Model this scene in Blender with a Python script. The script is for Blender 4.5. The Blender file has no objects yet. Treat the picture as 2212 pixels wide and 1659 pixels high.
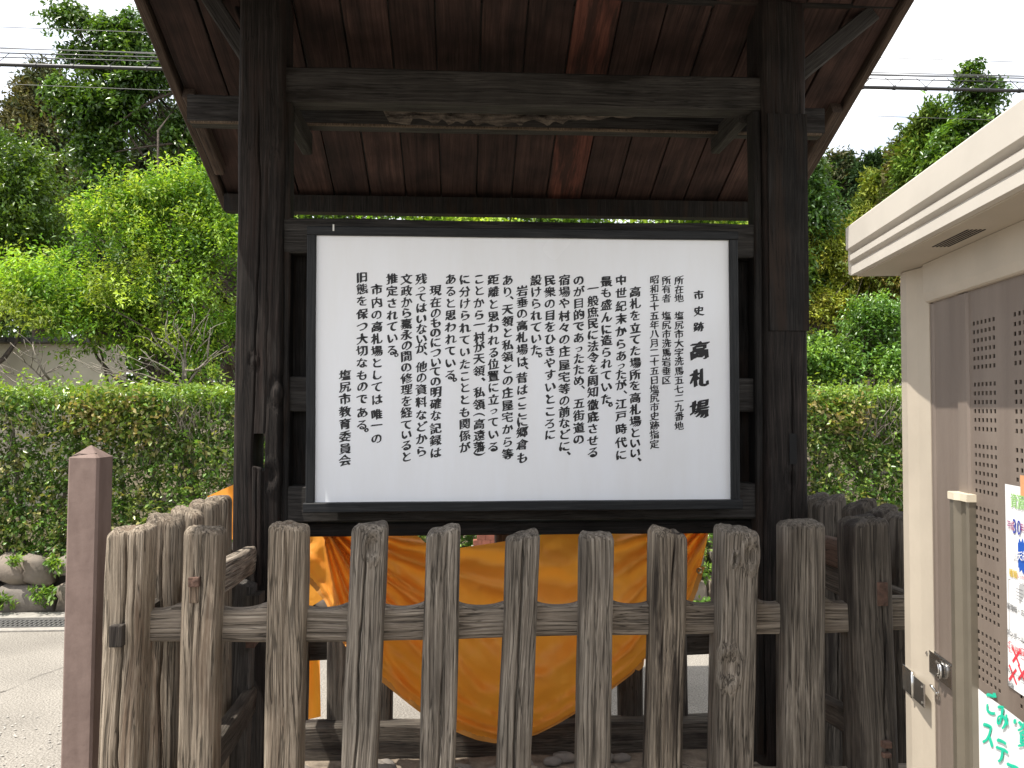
import bpy, bmesh, math, random
import numpy as np
from mathutils import Vector, Matrix
random.seed(7)
S = bpy.context.scene
COL = S.collection
R = math.radians

# ------------------------------------------------------------------ camera
YAW, PITCH, EYE = R(3.5), R(1.6), 1.6
cd = bpy.data.cameras.new('camera'); cam = bpy.data.objects.new('camera', cd); COL.objects.link(cam)
cam.location = (0, 0, EYE); cam.rotation_euler = (math.pi/2+PITCH, 0, -YAW)
cd.sensor_width = 36; cd.lens = 36*1794/2212; cd.clip_start = 0.05; cd.clip_end = 2000
S.camera = cam
# ------------------------------------------------------------------ world
SUN_EL = R(66)   # from the left, slightly in front of the fence
sun_to = Vector((-0.42, -0.15, 1.0)).normalized()
w = bpy.data.worlds.new('World'); S.world = w; w.use_nodes = True
nt = w.node_tree; nt.nodes.clear()
N = nt.nodes.new; L = nt.links.new
out = N('ShaderNodeOutputWorld'); bg = N('ShaderNodeBackground'); bg.inputs[1].default_value = 0.15
sky = N('ShaderNodeTexSky'); sky.sky_type = 'NISHITA'; sky.sun_disc = False
sky.sun_elevation = SUN_EL; sky.sun_rotation = math.atan2(sun_to.x, sun_to.y)
sky.air_density = 1.0; sky.dust_density = 1.5; sky.ozone_density = 1.0
tc = N('ShaderNodeTexCoord'); mp = N('ShaderNodeMapping'); mp.inputs['Scale'].default_value = (1.5, 1.5, 3.2)
mp.inputs['Location'].default_value = (0.3, 0.1, 0.55)
nz = N('ShaderNodeTexNoise'); nz.inputs['Scale'].default_value = 1.6; nz.inputs['Detail'].default_value = 5; nz.inputs['Roughness'].default_value = .52
cr = N('ShaderNodeValToRGB'); cr.color_ramp.elements[0].position = .40; cr.color_ramp.elements[1].position = .56
cr.color_ramp.elements[0].color = (.35, .35, .35, 1)
mx = N('ShaderNodeMixRGB'); mx.inputs[2].default_value = (7.9, 7.9, 8.0, 1)
L(tc.outputs['Generated'], mp.inputs[0]); L(mp.outputs[0], nz.inputs[0]); L(nz.outputs[0], cr.inputs[0]); L(cr.outputs[0], mx.inputs[0])
L(sky.outputs[0], mx.inputs[1]); L(mx.outputs[0], bg.inputs[0]); L(bg.outputs[0], out.inputs[0])
sl = bpy.data.lights.new('sun', 'SUN'); sl.energy = 5.0; sl.angle = R(.5); sl.color = (1, .95, .87)
so = bpy.data.objects.new('sun', sl); COL.objects.link(so); so.rotation_euler = sun_to.to_track_quat('Z', 'Y').to_euler(); so.location = (-4, -2, 12)
S.view_settings.view_transform = 'Standard'; S.view_settings.look = 'None'; S.view_settings.exposure = 0.66; S.view_settings.gamma = 1
S.cycles.max_bounces = 7; S.cycles.transparent_max_bounces = 8

# ------------------------------------------------------------------ projection helpers (measured points of the place)
fwd = Vector((math.sin(YAW)*math.cos(PITCH), math.cos(YAW)*math.cos(PITCH), math.sin(PITCH)))
rgt = Vector((math.cos(YAW), -math.sin(YAW), 0)); upv = rgt.cross(fwd)
EYEV = Vector((0, 0, EYE))
def ray(px, py): return fwd + rgt*((px-1106)/1794) + upv*((829.5-py)/1794)
def P(px, py, Y):
    d = ray(px, py); t = Y/d.y; return EYEV + d*t
def PZ(px, py, Z):
    d = ray(px, py); t = (Z-EYE)/d.z; return EYEV + d*t

# ------------------------------------------------------------------ noise
def _h(i, j, k, s):
    n = (i.astype(np.int64)*374761393 + j.astype(np.int64)*668265263 + k.astype(np.int64)*2147483647 + s*1274126177) & 0xffffffff
    n = ((n ^ (n >> 13))*1274126177) & 0xffffffff
    n = n ^ (n >> 16)
    return (n & 0xffff)/32767.5-1
def vn(x, y, z, s=0):
    x, y, z = np.broadcast_arrays(np.asarray(x, float), np.asarray(y, float), np.asarray(z, float))
    i, j, k = np.floor(x), np.floor(y), np.floor(z); fx, fy, fz = x-i, y-j, z-k
    fx = fx*fx*(3-2*fx); fy = fy*fy*(3-2*fy); fz = fz*fz*(3-2*fz)
    r = 0
    for a in (0, 1):
        for b in (0, 1):
            for c in (0, 1):
                r = r + _h(i+a, j+b, k+c, s)*(fx if a else 1-fx)*(fy if b else 1-fy)*(fz if c else 1-fz)
    return r

# ------------------------------------------------------------------ objects
WM = {}
def register(o, M, parent):
    if parent is None: o.matrix_basis = M
    else:
        o.parent = parent; o.matrix_parent_inverse = WM[parent.name].inverted(); o.matrix_basis = M
    WM[o.name] = M.copy()
def tag(o, label=None, cat=None, group=None, kind=None):
    if label: o['label'] = label
    if cat: o['category'] = cat
    if group: o['group'] = group
    if kind: o['kind'] = kind
    return o
def thing(name, loc, label, cat, group=None, M=None):
    o = bpy.data.objects.new(name, None); COL.objects.link(o); o.empty_display_size = .1
    register(o, M if M is not None else Matrix.Translation(loc), None); return tag(o, label, cat, group)
def link(name, me, mat, parent=None, M=None, smooth=False):
    me.materials.clear()
    for m in (mat if isinstance(mat, (list, tuple)) else [mat]): me.materials.append(m)
    o = bpy.data.objects.new(name, me); COL.objects.link(o); register(o, M if M is not None else Matrix.Identity(4), parent)
    if smooth: me.polygons.foreach_set('use_smooth', [True]*len(me.polygons))
    return o
def pydata(name, v, f):
    me = bpy.data.meshes.new(name); me.from_pydata([tuple(a) for a in v], [], [tuple(a) for a in f]); me.update(); return me
def npmesh(name, V, F, tint=None):
    """V (n,3), F (m,k) all same k; tint (m,3) colour per face"""
    me = bpy.data.meshes.new(name); n, (m, k) = len(V), F.shape
    me.vertices.add(n); me.vertices.foreach_set('co', np.ascontiguousarray(V, dtype=np.float32).ravel())
    me.loops.add(m*k); me.loops.foreach_set('vertex_index', F.astype(np.int32).ravel())
    me.polygons.add(m); me.polygons.foreach_set('loop_start', np.arange(0, m*k, k, dtype=np.int32))
    if tint is not None:
        a = me.color_attributes.new('tint', 'FLOAT_COLOR', 'CORNER')
        c = np.ones((m, k, 4), np.float32); c[:, :, :3] = tint[:, None, :]; a.data.foreach_set('color', c.ravel())
    me.update(calc_edges=True); me.validate(); return me

# ------------------------------------------------------------------ materials
def newmat(name):
    m = bpy.data.materials.new(name); m.use_nodes = True; t = m.node_tree
    b = t.nodes['Principled BSDF']; return m, t, b
def spec(b, v): b.inputs['Specular IOR Level'].default_value = v
def wood(name, cols, sc=1.0, stretch=.022, bump=.5, rough=.85, stain=None, stain_at=(.5, .62), variation=.25, fiss=.55):
    """grain runs along local Z"""
    m, t, b = newmat(name); N = t.nodes.new; L = t.links.new
    b.inputs['Roughness'].default_value = rough; spec(b, .25)
    tc = N('ShaderNodeTexCoord'); oi = N('ShaderNodeObjectInfo')
    off = N('ShaderNodeVectorMath'); off.operation = 'MULTIPLY'; off.inputs[1].default_value = (37, 53, 91)
    cmb = N('ShaderNodeCombineXYZ')
    for i in range(3): L(oi.outputs['Random'], cmb.inputs[i])
    L(cmb.outputs[0], off.inputs[0])
    add = N('ShaderNodeVectorMath'); L(tc.outputs['Object'], add.inputs[0]); L(off.outputs[0], add.inputs[1])
    # gentle sway of the grain
    sw = N('ShaderNodeTexNoise'); sw.inputs['Scale'].default_value = 2.2; sw.inputs['Detail'].default_value = 1; L(add.outputs[0], sw.inputs[0])
    sub = N('ShaderNodeVectorMath'); sub.operation = 'MULTIPLY_ADD'; sub.inputs[1].default_value = (.028, .028, 0)
    L(sw.outputs['Color'], sub.inputs[0]); L(add.outputs[0], sub.inputs[2])
    mp = N('ShaderNodeMapping'); mp.inputs['Scale'].default_value = (sc, sc, sc*stretch); L(sub.outputs[0], mp.inputs[0])
    n1 = N('ShaderNodeTexNoise'); n1.inputs['Scale'].default_value = 150; n1.inputs['Detail'].default_value = 6; n1.inputs['Roughness'].default_value = .72; L(mp.outputs[0], n1.inputs[0])
    n2 = N('ShaderNodeTexNoise'); n2.inputs['Scale'].default_value = 6; n2.inputs['Detail'].default_value = 4; L(add.outputs[0], n2.inputs[0])
    r = N('ShaderNodeValToRGB'); L(n1.outputs[0], r.inputs[0])
    e = r.color_ramp.elements; e[0].position = .3; e[0].color = (*cols[0], 1); e[1].position = .72; e[1].color = (*cols[2], 1)
    k = e.new(.5); k.color = (*cols[1], 1)
    last = r.outputs[0]
    if stain:
        mp2 = N('ShaderNodeMapping'); mp2.inputs['Scale'].default_value = (14, 14, 1.6); L(sub.outputs[0], mp2.inputs[0])
        n3 = N('ShaderNodeTexNoise'); n3.inputs['Scale'].default_value = 1.0; n3.inputs['Detail'].default_value = 5; n3.inputs['Roughness'].default_value = .65; L(mp2.outputs[0], n3.inputs[0])
        r3 = N('ShaderNodeValToRGB'); r3.color_ramp.elements[0].position = stain_at[0]; r3.color_ramp.elements[1].position = stain_at[1]; L(n3.outputs[0], r3.inputs[0])
        mx = N('ShaderNodeMixRGB'); L(r3.outputs[0], mx.inputs[0]); L(last, mx.inputs[1]); mx.inputs[2].default_value = (*stain, 1); last = mx.outputs[0]
    mf = N('ShaderNodeMapping'); mf.inputs['Scale'].default_value = (sc, sc, sc*stretch*.6); mf.inputs['Location'].default_value = (3, 1, 2); L(sub.outputs[0], mf.inputs[0])
    nf_ = N('ShaderNodeTexNoise'); nf_.inputs['Scale'].default_value = 75; nf_.inputs['Detail'].default_value = 3; L(mf.outputs[0], nf_.inputs[0])
    f1 = N('ShaderNodeMath'); f1.operation = 'SUBTRACT'; f1.inputs[1].default_value = .5; L(nf_.outputs[0], f1.inputs[0])
    f2 = N('ShaderNodeMath'); f2.operation = 'ABSOLUTE'; L(f1.outputs[0], f2.inputs[0])
    f3 = N('ShaderNodeMapRange'); f3.inputs['From Min'].default_value = .004; f3.inputs['From Max'].default_value = .022; f3.inputs['To Min'].default_value = 1-fiss; f3.inputs['To Max'].default_value = 1; L(f2.outputs[0], f3.inputs[0])
    fv = N('ShaderNodeVectorMath'); fv.operation = 'SCALE'; L(last, fv.inputs[0]); L(f3.outputs[0], fv.inputs['Scale']); last = fv.outputs[0]
    mr = N('ShaderNodeMapRange'); mr.inputs['From Min'].default_value = .3; mr.inputs['From Max'].default_value = .7
    mr.inputs['To Min'].default_value = 1-variation; mr.inputs['To Max'].default_value = 1+variation; L(n2.outputs[0], mr.inputs[0])
    mr2 = N('ShaderNodeMapRange'); mr2.inputs['To Min'].default_value = 1-variation*.6; mr2.inputs['To Max'].default_value = 1+variation*.6; L(oi.outputs['Random'], mr2.inputs[0])
    mm = N('ShaderNodeMath'); mm.operation = 'MULTIPLY'; L(mr.outputs[0], mm.inputs[0]); L(mr2.outputs[0], mm.inputs[1])
    vm = N('ShaderNodeVectorMath'); vm.operation = 'SCALE'; L(last, vm.inputs[0]); L(mm.outputs[0], vm.inputs['Scale']); L(vm.outputs[0], b.inputs['Base Color'])
    bp = N('ShaderNodeBump'); bp.inputs['Strength'].default_value = min(bump, 1); bp.inputs['Distance'].default_value = .004*max(1, bump); hm = N('ShaderNodeMath'); hm.operation = 'MULTIPLY_ADD'; hm.inputs[1].default_value = .8; L(f3.outputs[0], hm.inputs[0]); L(n1.outputs[0], hm.inputs[2]); L(hm.outputs[0], bp.inputs['Height']); L(bp.outputs[0], b.inputs['Normal'])
    return m
def plain(name, col, rough=.5, metal=0, noise=0, nscale=8, bump=0, bscale=60, sp=.5, mottle=None):
    m, t, b = newmat(name); N = t.nodes.new; L = t.links.new
    b.inputs['Roughness'].default_value = rough; b.inputs['Metallic'].default_value = metal; spec(b, sp)
    b.inputs['Base Color'].default_value = (*col, 1)
    if noise or mottle:
        tc = N('ShaderNodeTexCoord'); n = N('ShaderNodeTexNoise'); n.inputs['Scale'].default_value = 1 if isinstance(nscale, tuple) else nscale; n.inputs['Detail'].default_value = 6; n.inputs['Roughness'].default_value = .6
        mpp = N('ShaderNodeMapping'); mpp.inputs['Scale'].default_value = nscale if isinstance(nscale, tuple) else (1, 1, 1); L(tc.outputs['Object'], mpp.inputs[0]); L(mpp.outputs[0], n.inputs[0]); mx = N('ShaderNodeMixRGB')
        c2 = mottle if mottle else tuple(c*(1-noise) for c in col)
        c1 = col if mottle else tuple(min(1, c*(1+noise)) for c in col)
        r = N('ShaderNodeMapRange'); r.inputs['From Min'].default_value = .35; r.inputs['From Max'].default_value = .65; L(n.outputs[0], r.inputs[0])
        L(r.outputs[0], mx.inputs[0]); mx.inputs[1].default_value = (*c1, 1); mx.inputs[2].default_value = (*c2, 1); L(mx.outputs[0], b.inputs['Base Color'])
    if bump:
        tc = N('ShaderNodeTexCoord'); n = N('ShaderNodeTexNoise'); n.inputs['Scale'].default_value = bscale; n.inputs['Detail'].default_value = 5
        L(tc.outputs['Object'], n.inputs[0]); bp = N('ShaderNodeBump'); bp.inputs['Strength'].default_value = bump; bp.inputs['Distance'].default_value = .01
        L(n.outputs[0], bp.inputs['Height']); L(bp.outputs[0], b.inputs['Normal'])
    return m
def leafmat(name, transl=.4, rough=.4, sp=.5):
    m, t, b = newmat(name); N = t.nodes.new; L = t.links.new
    at = N('ShaderNodeAttribute'); at.attribute_name = 'tint'
    L(at.outputs['Color'], b.inputs['Base Color']); b.inputs['Roughness'].default_value = rough; spec(b, sp)
    tr = N('ShaderNodeBsdfTranslucent'); g = N('ShaderNodeVectorMath'); g.operation = 'MULTIPLY'; g.inputs[1].default_value = (1.5, 1.45, .5)
    L(at.outputs['Color'], g.inputs[0]); L(g.outputs[0], tr.inputs[0])
    ms = N('ShaderNodeMixShader'); ms.inputs[0].default_value = transl; L(b.outputs[0], ms.inputs[1]); L(tr.outputs[0], ms.inputs[2])
    L(ms.outputs[0], t.nodes['Material Output'].inputs[0]); return m

M_dark = wood('dark_timber', [(.008, .007, .0065), (.018, .016, .0145), (.040, .036, .032)], bump=.6, stain=(.028, .019, .014), variation=.3)
M_post = wood('dark_post_timber', [(.0073, .0063, .0057), (.0188, .0152, .0131), (.0543, .0428, .0366)], bump=.9, stain=(.024, .016, .013), variation=.3)
M_beam = wood('grey_beam_timber', [(.0189, .0169, .0149), (.0392, .0358, .0324), (.0756, .0688, .0621)], bump=.6, variation=.2, stain=(.016, .013, .011))
M_plank = wood('reddish_roof_plank', [(.0211, .0115, .0095), (.0401, .0221, .0180), (.0696, .0401, .0317)], sc=.5, bump=.3, stain=(.020, .012, .010), stain_at=(.5, .66), variation=.4, fiss=.35)
M_plank_red = wood('bare_red_plank', [(.0425, .0170, .0127), (.0978, .0357, .0247), (.1615, .0638, .0442)], sc=.5, bump=.3, stain=(.035, .017, .013), stain_at=(.50, .60), variation=.2, fiss=.3)
M_pale = wood('pale_bounce_lit_wood', [(.06, .045, .032), (.14, .10, .07), (.24, .18, .13)], sc=1.2, bump=1, variation=.3)
M_grey = wood('weathered_fence_wood', [(.0569, .0467, .0366), (.1958, .1680, .1364), (.3917, .3475, .2906)], bump=1.7, stain=(.095, .08, .065), stain_at=(.50, .66), variation=.2, fiss=.62)
M_warm = wood('sunlit_fence_wood', [(.0734, .0560, .0400), (.2467, .2001, .1494), (.4669, .3935, .3068)], bump=1.7, stain=(.135, .092, .062), stain_at=(.52, .68), variation=.18, fiss=.62)  # paler, warmer copy: sunlight on the left pickets put into the wood colour
M_greyd = wood('weathered_fence_wood_stained', [(.0347, .0297, .0238), (.1683, .1386, .1069), (.3960, .3366, .2574)], bump=1.2, stain=(.05, .04, .032), stain_at=(.47, .57), variation=.18)
M_old = wood('old_dark_fence_wood', [(.0333, .0276, .0218), (.0808, .0684, .0560), (.1520, .1311, .1064)], bump=1.0, stain=(.03, .024, .02), variation=.2)
M_rail = wood('fence_rail_wood', [(.0750, .0600, .0462), (.2687, .2250, .1787), (.5125, .4437, .3625)], bump=1.7, stain=(.12, .095, .072), stain_at=(.5, .7), variation=.15, fiss=.62)
M_foot = wood('grey_foot_wood', [(.03, .027, .024), (.085, .076, .068), (.15, .135, .12)], bump=.8, variation=.2)
M_rust = plain('rusty_tenon', (.09, .05, .035), .9, noise=.35, nscale=60, bump=.6)
M_brown = wood('brown_tie_wood', [(.05, .03, .02), (.09, .055, .038), (.13, .083, .06)], bump=.4, variation=.15)

# ------------------------------------------------------------------ timber builders
def frame_z(p0, p1, xaxis=Vector((1, 0, 0))):
    z = (p1-p0).normalized(); x = (xaxis - z*xaxis.dot(z)).normalized(); y = z.cross(x)
    M = Matrix((x, y, z)).transposed().to_4x4(); M.translation = p0; return M
def beam(name, p0, p1, wd, th, mat, parent, xaxis=Vector((1, 0, 0)), ch=.006, jit=.0015, seg=10, seed=0, edge_wear=0):
    """squared timber from p0 to p1: local z along it, wd along xaxis, th across"""
    M = frame_z(p0, p1, xaxis); ln = (p1-p0).length; hx, hy = wd/2, th/2; ch = min(ch, hx*.4, hy*.4)
    pr = np.array([(hx-ch, -hy), (hx, -hy+ch), (hx, hy-ch), (hx-ch, hy), (-hx+ch, hy), (-hx, hy-ch), (-hx, -hy+ch), (-hx+ch, -hy)])
    V = []; F = []
    sd = seed or random.randint(1, 9999)
    for j in range(seg+1):
        z = ln*j/seg; a = vn(z*3.1, 0, 0, sd)*jit*2; b = vn(z*3.1, 5, 0, sd)*jit*2
        for k in range(8): V.append((pr[k, 0]+a+random.uniform(-jit, jit)*.4, pr[k, 1]+b+random.uniform(-jit, jit)*.4, z))
    for j in range(seg):
        for k in range(8): F.append((j*8+k, j*8+(k+1) % 8, (j+1)*8+(k+1) % 8, (j+1)*8+k))
    F.append(tuple(reversed(range(8)))); F.append(tuple(seg*8+k for k in range(8)))
    return link(name, pydata(name, V, F), mat, parent, M)
def box(name, x0, x1, y0, y1, z0, z1, mat, parent=None, bev=.003, M=None):
    bm = bmesh.new(); r = bmesh.ops.create_cube(bm, size=1)
    for v in bm.verts: v.co = Vector((x0+(v.co.x+.5)*(x1-x0), y0+(v.co.y+.5)*(y1-y0), z0+(v.co.z+.5)*(z1-z0)))
    if bev: bmesh.ops.bevel(bm, geom=bm.edges[:], offset=bev, segments=2, affect='EDGES', profile=.7)
    me = bpy.data.meshes.new(name); bm.to_mesh(me); bm.free(); return link(name, me, mat, parent, M)
def weathered(name, base, top, wd, th, mat, parent, seed=1, nf=46, ns=14, nb=8, rows=110, cracks=(), dome=.03, amp=1.0, rnd=.24, xaxis=Vector((1, 0, 0)), notch=None, wob=.004, knots=(), scal=()):
    """eroded timber: dense skin with ridges, splits (u -1..1 across the front, z range as fraction, width, depth) and a worn top"""
    M = frame_z(base, top, xaxis); ln = (top-base).length; hx, hy = wd/2, th/2
    seg = []
    for i in range(nf): seg.append((-1+2*i/nf, -1))
    for i in range(ns): seg.append((1, -1+2*i/ns))
    for i in range(nb): seg.append((1-2*i/nb, 1))
    for i in range(ns): seg.append((-1, 1-2*i/ns))
    q = np.array(seg); n = len(q)
    # round the corners: pull toward a superellipse
    p = 1/rnd; l = (np.abs(q[:, 0])**p+np.abs(q[:, 1])**p)**(1/p); q = q/np.maximum(l, 1e-6)[:, None]
    P2 = q*np.array([hx, hy]); nrm = np.stack([np.sign(q[:, 0])*np.abs(q[:, 0])**(p-1)/hx, np.sign(q[:, 1])*np.abs(q[:, 1])**(p-1)/hy], 1)
    nrm /= np.maximum(np.linalg.norm(nrm, axis=1), 1e-9)[:, None]
    d = np.linalg.norm(np.roll(P2, -1, 0)-P2, axis=1); u = np.concatenate([[0], np.cumsum(d)[:-1]])
    dr = 7; zs = np.concatenate([np.linspace(0, ln-dome, rows), ln-dome+dome*np.sin(np.linspace(0, 1, dr+1)[1:]*math.pi/2)])
    sc = np.concatenate([np.ones(rows), np.cos(np.linspace(0, 1, dr+1)[1:]*math.pi/2*.93)**.34])
    Z, U = np.meshgrid(zs, u, indexing='ij')
    sway = vn(Z*2.2, U*0, 3, seed)*.006
    g = vn((U+sway)*230, Z*6, 0, seed)*.0008 + vn((U+sway)*120, Z*3.6, 1, seed)*.0011 + vn((U+sway)*52, Z*2.6, 1, seed)*.0009 + vn(U*14, Z*3.2, 2, seed)*.0016
    g = g*amp
    fx = np.broadcast_to(q[:, 0], Z.shape); front = np.broadcast_to(q[:, 1] < -.55, Z.shape)
    for (uc, za, zb, cw, dp) in cracks:
        zf = Z/ln; c = uc+.10*vn(zf*7, 0, 9, seed+int(uc*50))+.03*vn(zf*30, 0, 8, seed)
        taper = np.clip((zf-za)/.08, 0, 1)*np.clip((zb-zf)/.05, 0, 1)
        g -= front*taper*dp*np.exp(-(((fx-c)*hx)/(max(cw*.62, .0016)*(.6+.4*taper)))**2)
    for (uc, zc, kr, kd) in knots:
        rr = np.sqrt(((fx-uc)*hx)**2+((Z-zc*ln)*.6)**2)
        g += front*(-kd*np.exp(-(rr/kr)**2)+kd*.8*np.exp(-((rr-kr*1.6)/(kr*.5))**2))
    topz = np.clip((Z-(ln-dome))/dome, 0, 1)
    g += topz*vn(U*60, Z*20, 4, seed)*.0025*amp; tl_ = float(vn(seed*.37, 0, 0, 5))*.14
    ox = vn(zs*1.7, 0, 5, seed)*wob; oy = vn(zs*1.7, 3, 5, seed)*wob; wv = 1+.035*vn(zs*2.6, 7, 7, seed)
    X = P2[None, :, 0]*sc[:, None]*wv[:, None]+nrm[None, :, 0]*g+ox[:, None]
    Y = P2[None, :, 1]*sc[:, None]+nrm[None, :, 1]*g+oy[:, None]
    Zt = Z+topz*(vn(X*90, Y*90, 0, seed)*.004*amp+vn(X*35, Y*35, 2, seed)*.004*amp)+np.clip((Z-(ln-.12))/.12, 0, 1)*X*tl_*3
    for (za, zb) in scal:
        w01 = np.clip((Z-za)/(zb-za), 0, 1); X = X-np.where(X > 0, X/hx, 0)*.013*np.sin(w01*math.pi)**.6
    V = np.stack([X, Y, Zt], -1).reshape(-1, 3); rws = len(zs)
    a = np.arange(n); F = []
    for j in range(rws-1):
        if notch: pass
        F.append(np.stack([j*n+a, j*n+(a+1) % n, (j+1)*n+(a+1) % n, (j+1)*n+a], 1))
    F = np.concatenate(F)
    if notch:   # open mortise through the front and the back
        za, zb, ua, ub = notch; zc = V[F].mean(1); k = (zc[:, 2] > za) & (zc[:, 2] < zb) & (zc[:, 0] > ua) & (zc[:, 0] < ub)
        F = F[~k]
    V = np.concatenate([V, [[ox[-1], oy[-1], ln+.004]]]); c = len(V)-1
    cap = np.stack([(rws-1)*n+a, (rws-1)*n+(a+1) % n, np.full(n, c), np.full(n, c)], 1)
    me = pydata(name, V, [tuple(f) for f in F.tolist()]+[tuple(f[:3]) for f in cap.tolist()])
    o = link(name, me, mat, parent, M, smooth=True); return o
def tube(name, pts, rad, mat, parent=None, sides=8, smooth=True):
    pts = [Vector(p) for p in pts]; n = len(pts); rad = rad if isinstance(rad, (list, tuple)) else [rad]*n
    V, F = tube_data(pts, rad, sides); return link(name, pydata(name, V, F), mat, parent, smooth=smooth)
def tube_data(pts, rad, sides=6):
    V = []; F = []; n = len(pts)
    for i, p in enumerate(pts):
        t = (pts[min(i+1, n-1)]-pts[max(i-1, 0)]).normalized(); a = Vector((0, 0, 1)) if abs(t.z) < .9 else Vector((1, 0, 0))
        x = t.cross(a).normalized(); y = t.cross(x)
        for k in range(sides):
            an = 2*math.pi*k/sides; V.append(p+x*(math.cos(an)*rad[i])+y*(math.sin(an)*rad[i]))
    for i in range(n-1):
        for k in range(sides): F.append((i*sides+k, i*sides+(k+1) % sides, (i+1)*sides+(k+1) % sides, (i+1)*sides+k))
    F.append(tuple(reversed(range(sides)))); F.append(tuple((n-1)*sides+k for k in range(sides)))
    return V, F

# ================================================================== GROUND, ROAD
def ground_mat():
    m, t, b = newmat('asphalt'); N = t.nodes.new; L = t.links.new
    tc = N('ShaderNodeTexCoord'); b.inputs['Roughness'].default_value = .95; spec(b, .2)
    n1 = N('ShaderNodeTexNoise'); n1.inputs['Scale'].default_value = 120; n1.inputs['Detail'].default_value = 5; L(tc.outputs['Object'], n1.inputs[0])
    n2 = N('ShaderNodeTexNoise'); n2.inputs['Scale'].default_value = 1.3; n2.inputs['Detail'].default_value = 6; L(tc.outputs['Object'], n2.inputs[0])
    r = N('ShaderNodeValToRGB'); r.color_ramp.elements[0].position = .33; r.color_ramp.elements[0].color = (.165, .150, .130, 1); r.color_ramp.elements[1].position = .68; r.color_ramp.elements[1].color = (.33, .305, .268, 1)
    L(n1.outputs[0], r.inputs[0]); mr = N('ShaderNodeMapRange'); mr.inputs['From Min'].default_value = .3; mr.inputs['From Max'].default_value = .7; mr.inputs['To Min'].default_value = .8; mr.inputs['To Max'].default_value = 1.15; L(n2.outputs[0], mr.inputs[0])
    v = N('ShaderNodeVectorMath'); v.operation = 'SCALE'; L(r.outputs[0], v.inputs[0]); L(mr.outputs[0], v.inputs['Scale']); L(v.outputs[0], b.inputs['Base Color'])
    vo = N('ShaderNodeTexVoronoi'); vo.inputs['Scale'].default_value = 75; L(tc.outputs['Object'], vo.inputs[0])
    bp = N('ShaderNodeBump'); bp.inputs['Strength'].default_value = .7; bp.inputs['Distance'].default_value = .008; L(vo.outputs[0], bp.inputs['Height']); L(bp.outputs[0], b.inputs['Normal'])
    return m
M_road = ground_mat()
M_dirt = plain('bare_earth', (.19, .155, .12), .97, noise=.35, nscale=14, bump=1, bscale=45, sp=.1)
M_soil = plain('garden_soil', (.10, .085, .055), .97, noise=.4, nscale=6, bump=1, bscale=30, sp=.1)
def sheet(name, x0, x1, y0, y1, z, mat, nx=2, ny=2, amp=0, seed=1):
    xs = np.linspace(x0, x1, nx); ys = np.linspace(y0, y1, ny); X, Y = np.meshgrid(xs, ys)
    Z = z+amp*vn(X*4, Y*4, 0, seed)+amp*.5*vn(X*15, Y*15, 0, seed)
    V = np.stack([X, Y, Z], -1).reshape(-1, 3); i = np.arange((ny-1)*nx).reshape(ny-1, nx)[:, :-1].ravel()
    F = np.stack([i, i+1, i+nx+1, i+nx], 1); me = npmesh(name, V, F)
    return tag(link(name, me, mat), kind='structure')
sheet('ground', -600, 600, -600, 600, -.02, M_soil)
sheet('road', -40, 40, -12, 6.62, 0, M_road)
sheet('dirt_patch', -1.15, 1.3, 2.25, 3.95, .012, M_dirt, 60, 50, .008)
sheet('garden_ground', -30, 30, 6.86, 40, .34, M_soil, 40, 40, .05)
# rough stony strip beside the bollard
nst = 2600; rs = np.random.RandomState(5)
gx = rs.uniform(-3.6, -1.0, nst); gy = 2.2+rs.rand(nst)**1.6*2.3; gr = rs.uniform(.003, .011, nst)
oc = np.array([(1, 0, 0), (0, 1, 0), (-1, 0, 0), (0, -1, 0), (0, 0, .7), (0, 0, -.5)]); of = np.array([(0, 1, 4), (1, 2, 4), (2, 3, 4), (3, 0, 4)])
an = rs.uniform(0, 6.28, nst); C, Sn = np.cos(an), np.sin(an)
VV = np.stack([gx[:, None]+gr[:, None]*(oc[None, :, 0]*C[:, None]-oc[None, :, 1]*Sn[:, None]*.7), gy[:, None]+gr[:, None]*(oc[None, :, 0]*Sn[:, None]+oc[None, :, 1]*C[:, None]*.7), .004+gr[:, None]*oc[None, :, 2]*.8+np.zeros((nst, 6))], -1)
FF = (np.arange(nst)*6)[:, None, None]+of[None]
go = link('loose_gravel', npmesh('loose_gravel', VV.reshape(-1, 3), FF.reshape(-1, 3)), plain('gravel', (.30, .28, .25), .95, noise=.35, nscale=40))
tag(go, 'loose pale gravel scattered on the road edge beside the bollard', 'gravel', kind='stuff')
# crack across the asphalt: a thin dark strip
pts = [PZ(x, y, .004) for x, y in ((-60, 1512), (-20, 1500), (12, 1492), (40, 1480), (62, 1468), (86, 1458), (112, 1450), (150, 1436), (190, 1424))]
V = []; F = []
for i, p in enumerate(pts):
    wv = .006*(.6+random.random()); V += [p+Vector((0, -wv, 0)), p+Vector((0, wv, 0))]
    if i: F.append((2*i-2, 2*i-1, 2*i+1, 2*i))
tag(link('road_crack', pydata('road_crack', V, F), plain('crack_strip', (.05, .045, .04), .95)), kind='structure')
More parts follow.
